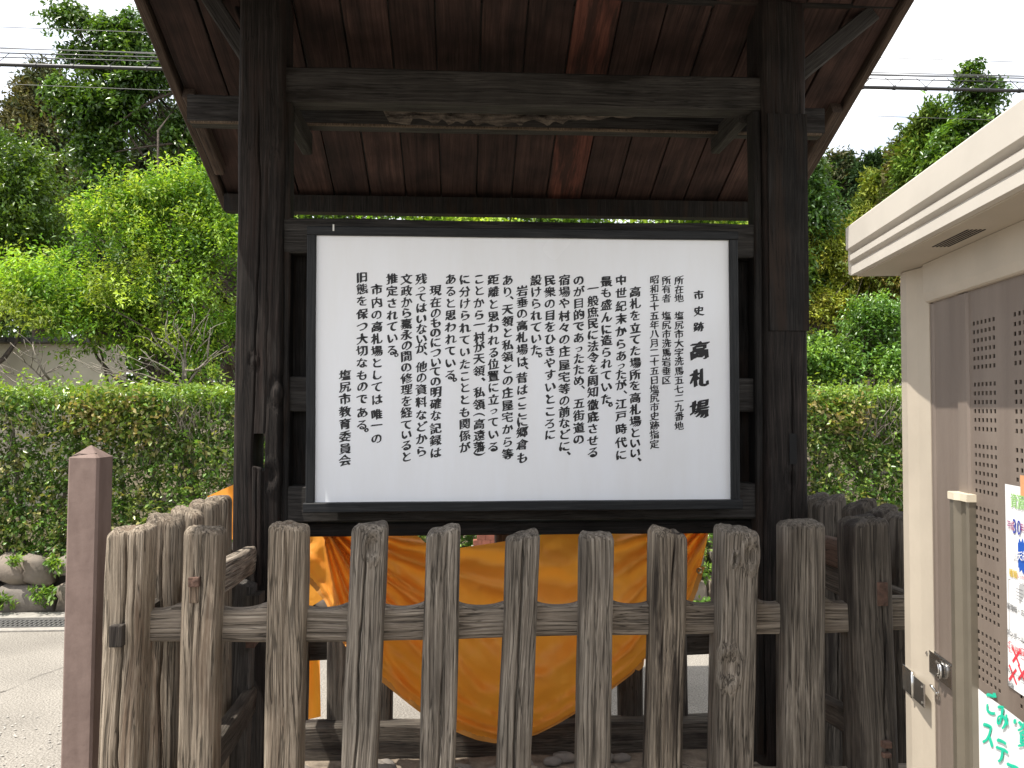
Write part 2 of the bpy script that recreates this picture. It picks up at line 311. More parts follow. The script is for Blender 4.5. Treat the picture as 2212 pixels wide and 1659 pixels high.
# drain channel with grating along the foot of the stone wall
M_conc = plain('concrete', (.29, .27, .24), .9, noise=.15, nscale=20, bump=.3)
M_steel = plain('galvanised_grating', (.20, .195, .185), .6, .6)
dr = thing('drain_channel', (0, 6.4, 0), 'long steel grated drain channel along the foot of the stone wall', 'drain')
box('kerb_strip', -12, 12, 6.46, 6.62, .002, .03, M_conc, dr, .004); box('kerb_strip', -12, 12, 6.16, 6.24, .001, .012, M_conc, dr, .002)
V = []; F = []
def addbox(V, F, x0, x1, y0, y1, z0, z1):
    b = len(V); V += [(x0, y0, z0), (x1, y0, z0), (x1, y1, z0), (x0, y1, z0), (x0, y0, z1), (x1, y0, z1), (x1, y1, z1), (x0, y1, z1)]
    F += [(b, b+3, b+2, b+1), (b+4, b+5, b+6, b+7), (b, b+1, b+5, b+4), (b+1, b+2, b+6, b+5), (b+2, b+3, b+7, b+6), (b+3, b, b+4, b+7)]
x = -6.5
while x < 5.5: addbox(V, F, x, x+.011, 6.26, 6.44, .004, .014); x += .034
for yy in (6.25, 6.31, 6.38, 6.44): addbox(V, F, -6.5, 5.5, yy, yy+.01, .005, .017)
tag(link('grating', pydata('grating', V, F), M_steel, dr), kind='stuff')
box('channel_bottom', -6.5, 5.5, 6.24, 6.46, -.004, .0035, plain('drain_dark', (.02, .02, .018), .9), dr, 0)

# ================================================================== STONE WALL under the hedge
sw = thing('stone_retaining_wall', (0, 6.75, 0), 'low wall of fitted brown grey boulders holding up the clipped hedge', 'stone wall')
M_stone = [plain('boulder_a', (.20, .17, .14), .85, mottle=(.12, .105, .09), nscale=7, bump=.6, bscale=22), plain('boulder_b', (.15, .135, .12), .85, mottle=(.22, .185, .15), nscale=9, bump=.6, bscale=25), plain('boulder_c', (.24, .195, .155), .85, mottle=(.15, .125, .10), nscale=5, bump=.6, bscale=20)]
def stone(cx, cz, w_, h_, y, parent, name='stone'):
    bm = bmesh.new(); bmesh.ops.create_icosphere(bm, subdivisions=2, radius=1)
    s = random.randint(0, 999)
    for v in bm.verts:
        c = v.co; e = 5.0; l = (abs(c.x)**e+abs(c.y)**e+abs(c.z)**e)**(1/e); c /= l
        d = 1+.16*float(vn(c.x*1.3, c.y*1.3, c.z*1.3, s))+.05*float(vn(c.x*4, c.y*4, c.z*4, s))
        v.co = Vector((cx+c.x*w_/2*d+c.z*.12*w_*math.sin(s), y+c.y*.16*d, cz+c.z*h_/2*d+c.x*.10*h_*math.cos(s*1.7)))
    me = bpy.data.meshes.new(name); bm.to_mesh(me); bm.free(); return link(name, me, random.choice(M_stone), parent, smooth=True)
x = -6.2
while x < 5:
    w1 = random.uniform(.30, .55); h1 = random.uniform(.20, .30)
    stone(x+w1/2, h1/2-.02, w1*1.03, h1+.03, 6.79, sw)
    n = random.choice((1, 2)); 
    for k in range(n): stone(x+w1*(k+.5)/n+random.uniform(-.05, .05), (h1+.43)/2, w1/n*1.05, .43-h1+.03, 6.82, sw)
    x += w1
box('wall_backing', -6.4, 5.2, 6.84, 6.95, -.01, .36, plain('joint_earth', (.05, .042, .032), .95), sw, 0)

# ================================================================== FOLIAGE
def unit(a): return a/np.maximum(np.linalg.norm(a, axis=-1, keepdims=True), 1e-9)
def sprigs(pos, dirs, length, K, ls, aspect, cols, rs, upbias=1.0, spread=.9, jitter=.25, droop=0.0, colvar=.22, curl=.35):
    """leaves set along little twigs. pos,dirs (n,3); K leaves each; returns verts, faces(tri), tint"""
    n = len(pos); t = np.linspace(.15, 1, K)[None, :, None]
    ln = length*rs.uniform(.6, 1.3, (n, 1, 1)); d = dirs[:, None, :]
    side = unit(np.cross(dirs, rs.normal(size=(n, 3))))[:, None, :]
    sgn = np.where(np.arange(K) % 2 == 0, 1, -1)[None, :, None]
    base = pos[:, None, :]+d*t*ln; base = base-np.array([0, 0, 1])*droop*ln*t*t
    base = base+rs.normal(size=base.shape)*ls*jitter
    ld = unit(d*(1-spread*.55)+side*sgn*spread+rs.normal(size=base.shape)*.3-np.array([0, 0, droop])*.5)
    nn = unit(rs.normal(size=base.shape)*.55+np.array([0, 0, upbias])); wd = unit(np.cross(ld, nn)); nn = np.cross(wd, ld)
    L_ = ls*rs.uniform(.65, 1.25, (n, K, 1)); W_ = L_*aspect
    a = base; c = base+ld*L_-nn*L_*curl*.5; b = base+ld*L_*.5+wd*W_*.5+nn*L_*.06; e = base+ld*L_*.5-wd*W_*.5+nn*L_*.06
    V = np.stack([a, b, c, e], 2).reshape(-1, 3); m = n*K; i = np.arange(m)*4
    F = np.stack([np.stack([i, i+1, i+2], 1), np.stack([i, i+2, i+3], 1)], 1).reshape(-1, 3)
    cols = np.array(cols); ci = rs.randint(0, len(cols), n); cc = cols[ci][:, None, :]*rs.uniform(1-colvar, 1+colvar, (n, K, 1))
    tint = np.repeat(cc.reshape(-1, 3), 2, 0); return V, F, tint
def merge(parts):
    V = []; F = []; T = []; o = 0
    for v, f, t in parts: V.append(v); F.append(f+o); T.append(t); o += len(v)
    return np.concatenate(V), np.concatenate(F), np.concatenate(T)
M_leaf = leafmat('leaves_soft', .38, .5, .35); M_leaf_g = leafmat('leaves_glossy', .28, .32, .5); M_needle = leafmat('conifer_needles', .15, .75, .2)
M_bark = plain('bark', (.075, .058, .045), .95, noise=.35, nscale=25, bump=1, bscale=40); M_twig = plain('grey_twig', (.22, .19, .155), .9, noise=.3, nscale=30)
def limb(V, F, p0, p1, r0, r1, rs, bend=.12, n=7):
    p0, p1 = Vector(p0), Vector(p1); ln = (p1-p0).length; o = Vector(rs.normal(size=3))*ln*bend
    pts = [p0.lerp(p1, i/(n-1))+o*math.sin(math.pi*i/(n-1))+Vector(rs.normal(size=3))*ln*.012 for i in range(n)]
    v, f = tube_data(pts, [r0+(r1-r0)*i/(n-1) for i in range(n)], 6); b = len(V); V += v; F += [tuple(b+k for k in g) for g in f]; return pts
def clumps_cloud(centers, rs, sub, sub_r, shell=.55, sub_flat=.75):
    """scatter small clump centres in big ellipsoids (c, rx, ry, rz, weight)"""
    out = []; tot = sum(c[4] for c in centers)
    for (cx, cy, cz, rad, wgt) in centers:
        k = max(2, int(sub*wgt/tot)); d = unit(rs.normal(size=(k, 3))); r = (shell+(1-shell)*rs.rand(k, 1)**.6)
        rv = np.array(rad if hasattr(rad, '__len__') else (rad, rad, rad)); out.append(np.concatenate([np.array([cx, cy, cz])+d*r*rv, d], 1))
    return np.concatenate(out)
def plant(name, label, cat, base, centers, seed, sub, per, sub_r, K, ls, aspect, cols, mat=M_leaf, slen=.12, upb=1.0, out_up=.6, droop=0, spread=.9, group=None, trunk=None, limbs=14, shell=.5, flat=.75, r0=.1, bark=None, colvar=.22, holes=True):
    """centers: list of (x,y,z,(rx,ry,rz),weight)"""
    rs = np.random.RandomState(seed); root = thing(name, base, label, cat, group or ('trees behind the shelter' if name == 'background_tree' else None))
    C = clumps_cloud(centers, rs, int(sub*1.35), sub_r, shell); f_ = .42/max(sub_r, .1); hn = vn(C[:, 0]*f_, C[:, 1]*f_, C[:, 2]*f_, seed); C = C[np.argsort(hn)[:int(len(C)*.72)]] if holes else C[:]; n = len(C)
    sr = sub_r*rs.uniform(.55, 1.35, (n, 1, 1)); dd = unit(rs.normal(size=(n, per, 3))); rr = rs.rand(n, per, 1)**.45
    pos = C[:, None, :3]+dd*rr*sr*np.array([1, 1, flat]); od = C[:, None, 3:]
    dirs = unit(dd*.8+od*.5+np.array([0, 0, out_up])+rs.normal(size=dd.shape)*.25)
    ccol = np.array(cols)[rs.randint(0, len(cols), n)]*rs.uniform(.5, 1.4, (n, 1)); 
    V, F, T = sprigs(pos.reshape(-1, 3), dirs.reshape(-1, 3), slen, K, ls, aspect, [(1, 1, 1)], rs, upbias=upb, droop=droop, spread=spread, colvar=colvar)
    T = T*np.repeat(ccol, per*K*2, 0)
    tag(link('crown', npmesh(name+'_crown', V, F, T), mat, root), kind='stuff')
    tv = []; tf = []; b = Vector(base); top = Vector(trunk) if trunk else Vector((np.average(C[:, 0]), np.average(C[:, 1]), np.average(C[:, 2])))
    tp = limb(tv, tf, b, top, r0, r0*(.12 if trunk else .45), rs, .05, 9); link('trunk', pydata('trunk', tv, tf), bark or M_bark, root, smooth=True)
    idx = rs.choice(n, min(limbs, n), replace=False); bv = []; bf = []
    for i in idx:
        st = tp[rs.randint(2, 9)]; limb(bv, bf, st, C[i, :3], r0*.35, r0*.06, rs, .10)
        for _ in range(2):
            j = rs.randint(0, n)
            if np.linalg.norm(C[j, :3]-C[i, :3]) < sub_r*4: limb(bv, bf, C[i, :3], C[j, :3], r0*.1, r0*.03, rs, .1, 5)
    if bv: tag(link('branches', pydata('branches', bv, bf), bark or M_bark, root, smooth=True), kind='stuff')
    return root
def blob(px, py, Y, rx, rz=None, ry=None, wgt=None):
    """ellipsoid seen at px,py at world depth Y; rx,rz in pixels of the measured frame"""
    c = P(px, py, Y); k = Y/1794; rz = rz or rx; a = rx*k; bb = rz*k; d = (ry*k) if ry else (a+bb)/2*.8
    return (c.x, c.y, c.z, (a, d, bb), wgt or a*bb)

# ---- clipped hedge on the stone wall
def hedge():
    rs = np.random.RandomState(11); root = thing('clipped_hedge', (0, 7.1, .34), 'long clipped evergreen hedge on top of the boulder wall', 'hedge')
    x0, x1 = -6.3, 5.2; zt = 1.70; yf = 6.80; dep = .6; parts = []
    def lay(n, x, y, z, nd, ls, cols, K=6, cv=.28, sl=.09, up=.9):
        dirs = unit(np.array(nd)+rs.normal(size=(n, 3))*.5); pos = np.stack([x, y, z], 1)
        bulge = vn(pos[:, 0]*2.2, pos[:, 2]*2.2, 0, 3)*.05; pos[:, 1] += -bulge
        parts.append(sprigs(pos, dirs, sl, K, ls, .58, cols, rs, upbias=up, spread=.85, colvar=cv))
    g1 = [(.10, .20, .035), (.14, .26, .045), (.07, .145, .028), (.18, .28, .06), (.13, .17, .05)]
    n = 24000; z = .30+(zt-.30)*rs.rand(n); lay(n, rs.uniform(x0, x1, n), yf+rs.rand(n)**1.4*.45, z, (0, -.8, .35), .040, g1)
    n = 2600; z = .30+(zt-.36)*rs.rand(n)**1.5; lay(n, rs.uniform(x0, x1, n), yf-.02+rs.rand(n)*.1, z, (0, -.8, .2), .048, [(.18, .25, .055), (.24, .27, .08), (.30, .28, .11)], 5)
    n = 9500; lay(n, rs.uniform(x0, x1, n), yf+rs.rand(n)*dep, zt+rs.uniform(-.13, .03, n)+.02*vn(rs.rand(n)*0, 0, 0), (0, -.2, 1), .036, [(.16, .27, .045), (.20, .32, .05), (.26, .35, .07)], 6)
    n = 420; xc = rs.choice([PZ(250, 850, 1.6).x*0+P(250, 850, 6.75).x, P(235, 870, 6.75).x, P(215, 950, 6.75).x, P(1835, 905, 6.75).x], n); lay(n, xc+rs.normal(size=n)*.17, yf-.05+rs.rand(n)*.08, 1.52+rs.normal(size=n)*.10, (0, -.8, .3), .05, [(.26, .30, .07), (.30, .25, .10), (.18, .27, .05)], 4)
    tv = []; tf = []; sp = []
    for i in range(150):
        x = rs.uniform(x0, x1); y = yf+rs.uniform(0, .4); hgt_ = rs.uniform(.05, .17); q = (x+rs.normal()*.04, y-rs.rand()*.05, zt+hgt_)
        limb(tv, tf, (x, y, zt-.1), q, .003, .0012, rs, .05, 4); tt_ = np.linspace(.45, 1, 4)[:, None]; sp.append(np.array([x, y, zt-.1])*(1-tt_)+np.array(q)*tt_)
    sp = np.concatenate(sp); parts.append(sprigs(sp, unit(np.array([0, 0, 1])+rs.normal(size=sp.shape)*.3), .05, 3, .04, .55, [(.20, .32, .05), (.26, .36, .07)], rs))
    for i in range(260):
        x = rs.uniform(x0, x1); y = yf+rs.uniform(.02, .35); z = rs.uniform(.4, 1.5)
        limb(tv, tf, (x, y, z), (x+rs.normal()*.14, y-rs.rand()*.12, z+rs.uniform(.1, .38)), .005, .002, rs, .08, 5)
    for i in range(170):   # bare clipped tips in the shoulder of the hedge
        x = rs.choice([rs.uniform(P(0, 880, 6.8).x-.5, P(130, 880, 6.8).x), rs.uniform(P(380, 880, 6.8).x, P(480, 880, 6.8).x), rs.uniform(P(1850, 880, 6.8).x, P(1960, 880, 6.8).x)]); z = rs.uniform(1.36, 1.66)
        limb(tv, tf, (x, yf-.01, z-.08), (x+rs.normal()*.05, yf-.06, z+.04), .0035, .0018, rs, .1, 4)
    for i in range(46):
        x = x0+(x1-x0)*i/45+rs.normal()*.05; limb(tv, tf, (x, yf+.3, .3), (x+rs.normal()*.1, yf+.25, 1.5), .022, .008, rs, .06)
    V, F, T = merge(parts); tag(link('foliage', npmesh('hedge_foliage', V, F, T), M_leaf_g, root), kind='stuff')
    tag(link('twigs', pydata('twigs', tv, tf), M_twig, root), kind='stuff')
hedge()

G_bright = [(.22, .37, .045), (.28, .42, .055), (.15, .29, .035), (.34, .45, .08), (.09, .19, .025)]
G_mid = [(.0850, .1615, .0255), (.1190, .2125, .0298), (.0595, .1190, .0213), (.1445, .2295, .0340)]
G_deep = [(.0340, .0723, .0187), (.0510, .0978, .0238), (.0255, .0553, .0170)]
G_gloss = [(.0595, .1275, .0213), (.0850, .1700, .0255), (.0425, .0935, .0170), (.1190, .2040, .0298)]
G_cedar = [(.10, .12, .06), (.13, .13, .07), (.075, .098, .05)]
G_ybrown = [(.15, .135, .05), (.10, .11, .045), (.125, .115, .048)]
G_yconif = [(.19, .24, .04), (.13, .19, .035), (.24, .28, .045)]
plant('feathery_shrub', 'wide bright yellow green feathery shrub behind the hedge left of the shelter', 'shrub', tuple(P(420, 850, 8.4)-Vector((0, 0, 1.3))),
      [blob(330, 640, 8.6, 160, 150, 150), blob(400, 500, 8.7, 75, 60, wgt=.14), blob(255, 540, 8.7, 70, 65, wgt=.13), blob(480, 600, 8.5, 110, 130), blob(110, 640, 8.3, 110, 50), blob(200, 690, 8.2, 110, 60), blob(30, 660, 8.2, 60, 35), blob(420, 760, 8.3, 110, 60), blob(300, 740, 8.3, 70, 45), blob(560, 560, 8.7, 90, 110)]+[blob(x_, y_, 8.6, w__, h__, wgt=.03) for x_, y_, w__, h__ in ((395, 412, 9, 30), (425, 430, 10, 22), (345, 440, 9, 26), (318, 452, 7, 18), (275, 445, 9, 22), (240, 455, 8, 18), (210, 470, 10, 18), (180, 490, 10, 16), (130, 540, 14, 12), (60, 610, 20, 8), (15, 635, 18, 8), (460, 440, 10, 24))],
      21, 235, 28, .17, 9, .050, .42, G_bright, slen=.26, out_up=.9, spread=.9, limbs=70, shell=.2, r0=.07, flat=.9)
rs_d = np.random.RandomState(88); dv = []; df = []
for x1_, y1_, x0_, y0_ in ((380, 700, 400, 830), (420, 680, 402, 830), (455, 710, 402, 800), (340, 730, 398, 820), (470, 760, 405, 830), (300, 770, 395, 835), (250, 800, 395, 838), (30, 760, 110, 835), (0, 800, 100, 830), (70, 745, 105, 820), (130, 790, 60, 835), (200, 790, 330, 835), (230, 770, 330, 835)):
    q1 = P(x1_, y1_, 7.75); limb(dv, df, P(x0_, y0_, 7.85), q1, .012, .004, rs_d, .09)
    for k_ in range(4): limb(dv, df, P(x0_, y0_, 7.85).lerp(q1, .4+.15*k_), q1+Vector((rs_d.normal()*.15, 0, rs_d.rand()*.12)), .005, .002, rs_d, .1, 5)
dry = link('dry_branches', pydata('dry_branches', dv, df), M_twig, bpy.data.objects['feathery_shrub'], smooth=True); tag(dry, 'bare grey dead branches', kind='stuff')
plant('leafy_tree', 'mid green leafy tree at the left edge above the hedge', 'tree', tuple(P(-60, 850, 10.5)-Vector((0, 0, 1.6))),
      [blob(20, 470, 10.8, 120, 150), blob(90, 440, 10.6, 75, 80), blob(-60, 560, 10.8, 120, 130), blob(60, 560, 10.5, 110, 90)],
      22, 240, 36, .34, 7, .06, .5, G_mid, mat=M_leaf_g, slen=.22, limbs=20, r0=.12)
plant('tall_broadleaf_tree', 'tall glossy broadleaf tree with drooping boughs behind the cables upper left', 'tree', tuple(P(600, 830, 13.5)-Vector((0, 0, 1.9))),
      [blob(200, 48, 13, 22, 10), blob(235, 75, 13, 24, 22), blob(150, 38, 13, 22, 8, wgt=.03), blob(285, 62, 13, 26, 24), blob(270, 110, 13, 38, 28), blob(175, 130, 13, 26, 20), blob(225, 150, 13, 40, 22), blob(300, 170, 13, 45, 30), blob(140, 200, 13, 30, 22), blob(200, 215, 13, 50, 26), blob(265, 225, 13, 42, 26), blob(165, 255, 13, 30, 24), blob(230, 285, 13, 30, 34), blob(285, 255, 13, 18, 20), blob(195, 330, 13, 16, 30, wgt=.05), blob(240, 350, 13, 14, 28, wgt=.05), blob(340, 165, 13.1, 30, 24), blob(390, 300, 13.2, 22, 40), blob(440, 370, 13.2, 25, 30), blob(480, 170, 13.2, 60, 60), blob(310, 130, 13, 26, 20)],
      23, 260, 20, .15, 6, .085, .5, G_gloss, mat=M_leaf_g, slen=.20, droop=.7, limbs=44, r0=.10, trunk=tuple(P(430, 190, 13.4)), shell=.3, upb=.7, holes=False)
def conifer(name, label, px, top, bot, halfw, Y, seed, cols, n=2600, K=9, ls=.10, group=None, base_z=None, irr=.25, lean=0, ragged=.35, tier=.9):
    rs = np.random.RandomState(seed); a = P(px, top, Y); b = P(px, bot, Y); zb = base_z if base_z is not None else .4
    root = thing(name, (a.x, Y, zb), label, 'conifer', group or ('cedars at the left' if name == 'cedar_tree' else 'cypresses at the right')); H = a.z-b.z; hw = halfw*Y/1794
    nb = int(n/26); t = rs.rand(nb)**.75; az = rs.rand(nb)*6.283; rad = hw*(t**.75)*(1+irr*rs.normal(size=nb))*(1-.25*np.abs(np.sin(t*H/tier*3.14)))
    z0 = a.z-t*H; parts = []; bv = []; bf = []
    cx = a.x+lean*t
    for i in range(nb):
        m = 26; s = rs.rand(m)**.6; d = np.array([math.cos(az[i]), math.sin(az[i]), 0]); r = s*rad[i]
        lat = rs.normal(size=m)*.16*hw*(.3+s*t[i]); pe = np.array([-d[1], d[0], 0])
        pos = np.array([cx[i], Y, z0[i]])+d*r[:, None]+pe*lat[:, None]+np.array([0, 0, 1])*(.22*rad[i]*s-.28*rad[i]*s*s+rs.normal(size=m)*.05*hw)[:, None]
        dirs = unit(d+pe*(lat/(hw*.3+1e-3))[:, None]+rs.normal(size=(m, 3))*ragged+np.array([0, 0, .35]))
        c = np.array(cols)[rs.randint(len(cols))]*rs.uniform(.7, 1.3)
        V, F, T = sprigs(pos, dirs, ls*2.4, K, ls, .34, [c], rs, upbias=.7, spread=.75, colvar=.2); parts.append((V, F, T))
        if i % 2 == 0: limb(bv, bf, (cx[i], Y, z0[i]-.1), tuple(np.array([cx[i], Y, z0[i]])+d*rad[i]*.9), .012*Y/8, .004, rs, .04, 4)
    V, F, T = merge(parts); tag(link('crown', npmesh(name+'_crown', V, F, T), M_needle, root), kind='stuff')
    tag(link('branches', pydata('branches', bv, bf), M_bark, root), kind='stuff')
    tv = []; tf = []; limb(tv, tf, (a.x, Y, zb), (a.x+lean*0, Y, a.z-.1), .02*Y*.6, .01, rs, .01); link('trunk', pydata('trunk', tv, tf), M_bark, root, smooth=True)
    return root
conifer('cedar_tree', 'broad dark brownish cedar behind the broadleaf tree at left', 95, 170, 640, 190, 22, 31, G_cedar+G_ybrown, n=11000, ls=.15)
conifer('cedar_tree', 'dark cedar rising behind the yellow green shrub left of the shelter', 225, 330, 700, 110, 20, 32, G_cedar+G_deep, n=9500, ls=.15)
conifer('cedar_tree', 'slim spired grey green conifer beside the left roof edge', 352, 232, 680, 75, 18, 33, [(.055, .075, .04), (.045, .065, .032)], n=4800, ls=.16)
conifer('cedar_tree', 'dark conifer half hidden by the left shelter post', 520, 400, 760, 60, 17, 34, G_deep+G_cedar, n=5200, ls=.16)
# behind the sign, seen through the slot under the roof
for i, (px, Y, c, sd, lab) in enumerate([(700, 14, G_mid, 41, 'green tree seen through the slot under the roof, left end'), (950, 11.5, G_bright, 42, 'bright green tree glimpsed through the slot over the sign, left of centre'), (1200, 13, G_mid, 43, 'mid green tree glimpsed through the slot over the middle of the sign'), (1450, 12, G_bright, 44, 'light green tree glimpsed through the slot over the sign, right of centre'), (1640, 15, G_deep, 45, 'dark green tree seen beside the inner edge of the right post')]):
    plant('background_tree', lab, 'tree', tuple(P(px, 850, Y)-Vector((0, 0, 1.6))), [blob(px, 480, Y, 165, 110), blob(px+40, 560, Y, 150, 110)], sd, 120, 26, .36, 6, .085, .5, c, slen=.24, limbs=8, r0=.1)
# right hand side
plant('broadleaf_sapling', 'pale leafed young tree close to the right shelter post', 'tree', tuple(P(1735, 850, 9.5)-Vector((0, 0, 1.5))),
      [blob(1755, 460, 9.6, 34, 60), blob(1735, 390, 9.6, 28, 60), blob(1725, 560, 9.6, 40, 60)], 51, 60, 26, .16, 6, .075, .42, [(.09, .17, .04), (.12, .21, .05), (.06, .13, .03)], mat=M_leaf_g, slen=.16, droop=.6, limbs=12, r0=.05)
conifer('cypress_tree', 'dark rounded cypress on the skyline beside the right post', 1805, 348, 640, 88, 26, 52, G_deep+G_cedar, n=6800, ls=.20, irr=.3)
conifer('cypress_tree', 'thin dark topped cypress just right of the rounded one', 1880, 338, 640, 60, 25, 53, G_deep, n=3600, ls=.19)
conifer('cypress_tree', 'dense dark conifer low on the skyline behind the right post', 1730, 372, 640, 70, 27, 60, G_mid+G_deep, n=3600, ls=.19)
conifer('cypress_tree', 'yellow green cypress in front of the dark skyline trees', 1905, 385, 720, 92, 15, 54, G_yconif, n=5200, ls=.12)
conifer('cypress_tree', 'slender yellow tipped cypress left of the tall sapling', 1965, 320, 720, 70, 14, 55, G_yconif+G_ybrown, n=4200, ls=.12)
conifer('cypress_tree', 'olive conifer whose tip reaches up beside the tall sapling', 2005, 245, 700, 90, 13, 56, G_mid+G_yconif, n=5200, ls=.12)
plant('tall_sapling', 'slender tall broadleaf tree crossing the cables above the shed roof', 'tree', tuple(P(2100, 850, 11.5)-Vector((0, 0, 1.6))),
      [blob(2105, 165, 11.5, 22, 22), blob(2140, 190, 11.5, 16, 20), blob(2110, 215, 11.5, 30, 25), blob(2105, 265, 11.5, 36, 36), blob(2140, 290, 11.5, 34, 30), blob(2070, 300, 11.5, 40, 26), blob(2190, 310, 11.5, 40, 30), blob(2050, 350, 11.5, 50, 35)],
      57, 95, 18, .10, 6, .085, .42, G_gloss, mat=M_leaf_g, slen=.16, droop=.6, limbs=26, r0=.05, trunk=tuple(P(2110, 200, 11.5)), shell=.2, holes=False)
plant('golden_shrub', 'golden green bushy cypress against the right post above the hedge', 'shrub', tuple(P(1780, 850, 9.5)-Vector((0, 0, 1.4))),
      [blob(1785, 570, 9.8, 60, 70), blob(1830, 620, 9.8, 62, 80), blob(1790, 690, 9.6, 70, 60), blob(1860, 560, 10, 40, 50)], 58, 190, 34, .20, 8, .05, .34, [(.30, .34, .05), (.22, .28, .04), (.36, .36, .07)], mat=M_leaf, slen=.15, out_up=.5, limbs=34, r0=.05)
plant('orange_tinged_shrub', 'shrub with orange tinged young leaves under the shed eave', 'shrub', tuple(P(1880, 850, 9)-Vector((0, 0, 1.4))),
      [blob(1895, 560, 9.2, 40, 45), blob(1930, 640, 9.2, 45, 60)], 61, 70, 26, .18, 6, .05, .4, [(.28, .22, .06), (.20, .22, .04), (.14, .19, .04)], slen=.14, limbs=24, r0=.04)
plant('low_green_shrub', 'round fresh green shrub just above the hedge next to the shed', 'shrub', tuple(P(1900, 860, 7.9)-Vector((0, 0, 1.2))),
      [blob(1900, 720, 8, 52, 62), blob(1830, 790, 7.9, 75, 30), blob(1900, 800, 7.8, 60, 26), blob(1770, 780, 7.9, 40, 35)], 59, 110, 30, .15, 6, .045, .5, [(.11, .22, .035), (.17, .29, .045), (.08, .17, .03)], mat=M_leaf_g, slen=.12, limbs=24, r0=.04)
plant('background_tree', 'big dark green tree closing the gap behind the shed roof', 'tree', tuple(P(2080, 850, 16)-Vector((0, 0, 1.6))), [blob(2090, 470, 16, 130, 140), blob(2220, 520, 16, 130, 160)], 62, 120, 26, .4, 6, .1, .5, G_mid, slen=.26, limbs=8, r0=.1)
# wooded slope far behind
def forest():
    rs = np.random.RandomState(77); n = 26000; x = rs.uniform(-55, 60, n); y = rs.uniform(34, 44, n)
    zt = 7.0+1.8*vn(x*.12, 0, 0, 5)+1.2*vn(x*.5, 0, 0, 6); z = .4+(zt-.4)*rs.rand(n)**.7
    pos = np.stack([x, y-(7-z)*.6, z], 1); dirs = unit(rs.normal(size=(n, 3))+np.array([0, -.4, .6]))
    k = vn(x*.35, y*.35, z*.5, 8)[:, None]; V, F, T = sprigs(pos, dirs, .7, 5, .36, .5, G_deep+G_mid+G_cedar, rs, upbias=.8)
    tag(tag(link('far_wood', npmesh('far_wood', V, F, T), M_needle), kind='stuff'), 'dark far wood closing the view low behind the garden trees', 'wood')
forest()
# pale rendered garden wall with tiled coping behind the shrub, left
gw = thing('garden_wall', (-6, 11, .3), 'cream plastered wall with dark coping glimpsed behind the shrub at far left', 'wall')
box('plaster', -14, P(260, 800, 11).x, 11, 11.2, .3, P(100, 742, 11).z, plain('cream_plaster', (.46, .42, .33), .9, noise=.08, nscale=3), gw, .01)
for i in range(30):
    x = P(268, 800, 11).x-.28*(i+1)
    box('coping_tile', x, x+.27, 10.86, 11.34, P(100, 742, 11).z+.002, P(100, 742, 11).z+.07, plain('dark_tile', (.07, .068, .065), .6) if i == 0 else bpy.data.materials['dark_tile'], gw, .02)
# weeds at the wall foot, bricks at the far verge
def weed(px, py, Y, s, seed, label):
    rs = np.random.RandomState(seed); c = P(px, py, Y); root = thing('weed', c, label, 'weed', 'weeds along the stone wall'); n = int(40*s/.12)
    d = unit(rs.normal(size=(n, 3))+np.array([0, -.3, .9])); pos = np.array(c)+rs.normal(size=(n, 3))*s*.4*np.array([1, .4, .5])
    V, F, T = sprigs(pos, d, s*.6, 5, .045, .5, [(.13, .24, .035), (.18, .28, .05), (.09, .18, .03)], rs)
    link('leaves', npmesh('weed_leaves', V, F, T), M_leaf, root)
    tv = []; tf = []
    for i in range(5): limb(tv, tf, c-Vector((0, 0, s*.5)), c+Vector((rs.normal()*s*.4, -.02, s*.5)), .004, .002, rs, .1, 4)
    link('stem', pydata('stem', tv, tf), M_twig, root)
weed(92, 1290, 6.58, .10, 1, 'pale green weed at the foot of the boulder wall left of the bollard')
weed(122, 1222, 6.62, .07, 2, 'small weed rooted in a joint high in the boulder wall')
weed(4, 1302, 6.58, .07, 3, 'tuft of weed at the very left edge by the drain')
weed(30, 1215, 6.62, .05, 6, 'tiny sprout between the upper boulders at the far left')
weed(1512, 1240, 6.6, .11, 4, 'leafy weed on the wall seen between two pickets right of the tarp')
weed(1522, 1310, 6.5, .07, 5, 'low weed on the verge seen between two pickets right of the tarp')
br = thing('brick_edging', P(1065, 1163, 7), 'short stack of red bricks glimpsed over the top edge of the tarp', 'bricks')
M_brick = plain('red_brick', (.24, .085, .055), .9, noise=.2, nscale=20)
for r_ in range(2):
    for k in range(5):
        c = P(1022+k*19+r_*8, 1176-r_*12, 6.62); box('brick', c.x, c.x+.068, 6.55, 6.62, c.z, c.z+.043, M_brick, br, .004)
box('brick_base', P(1018, 1170, 6.6).x, P(1125, 1170, 6.6).x, 6.55, 6.63, 0, P(1022, 1178, 6.62).z, M_conc, br, .004)

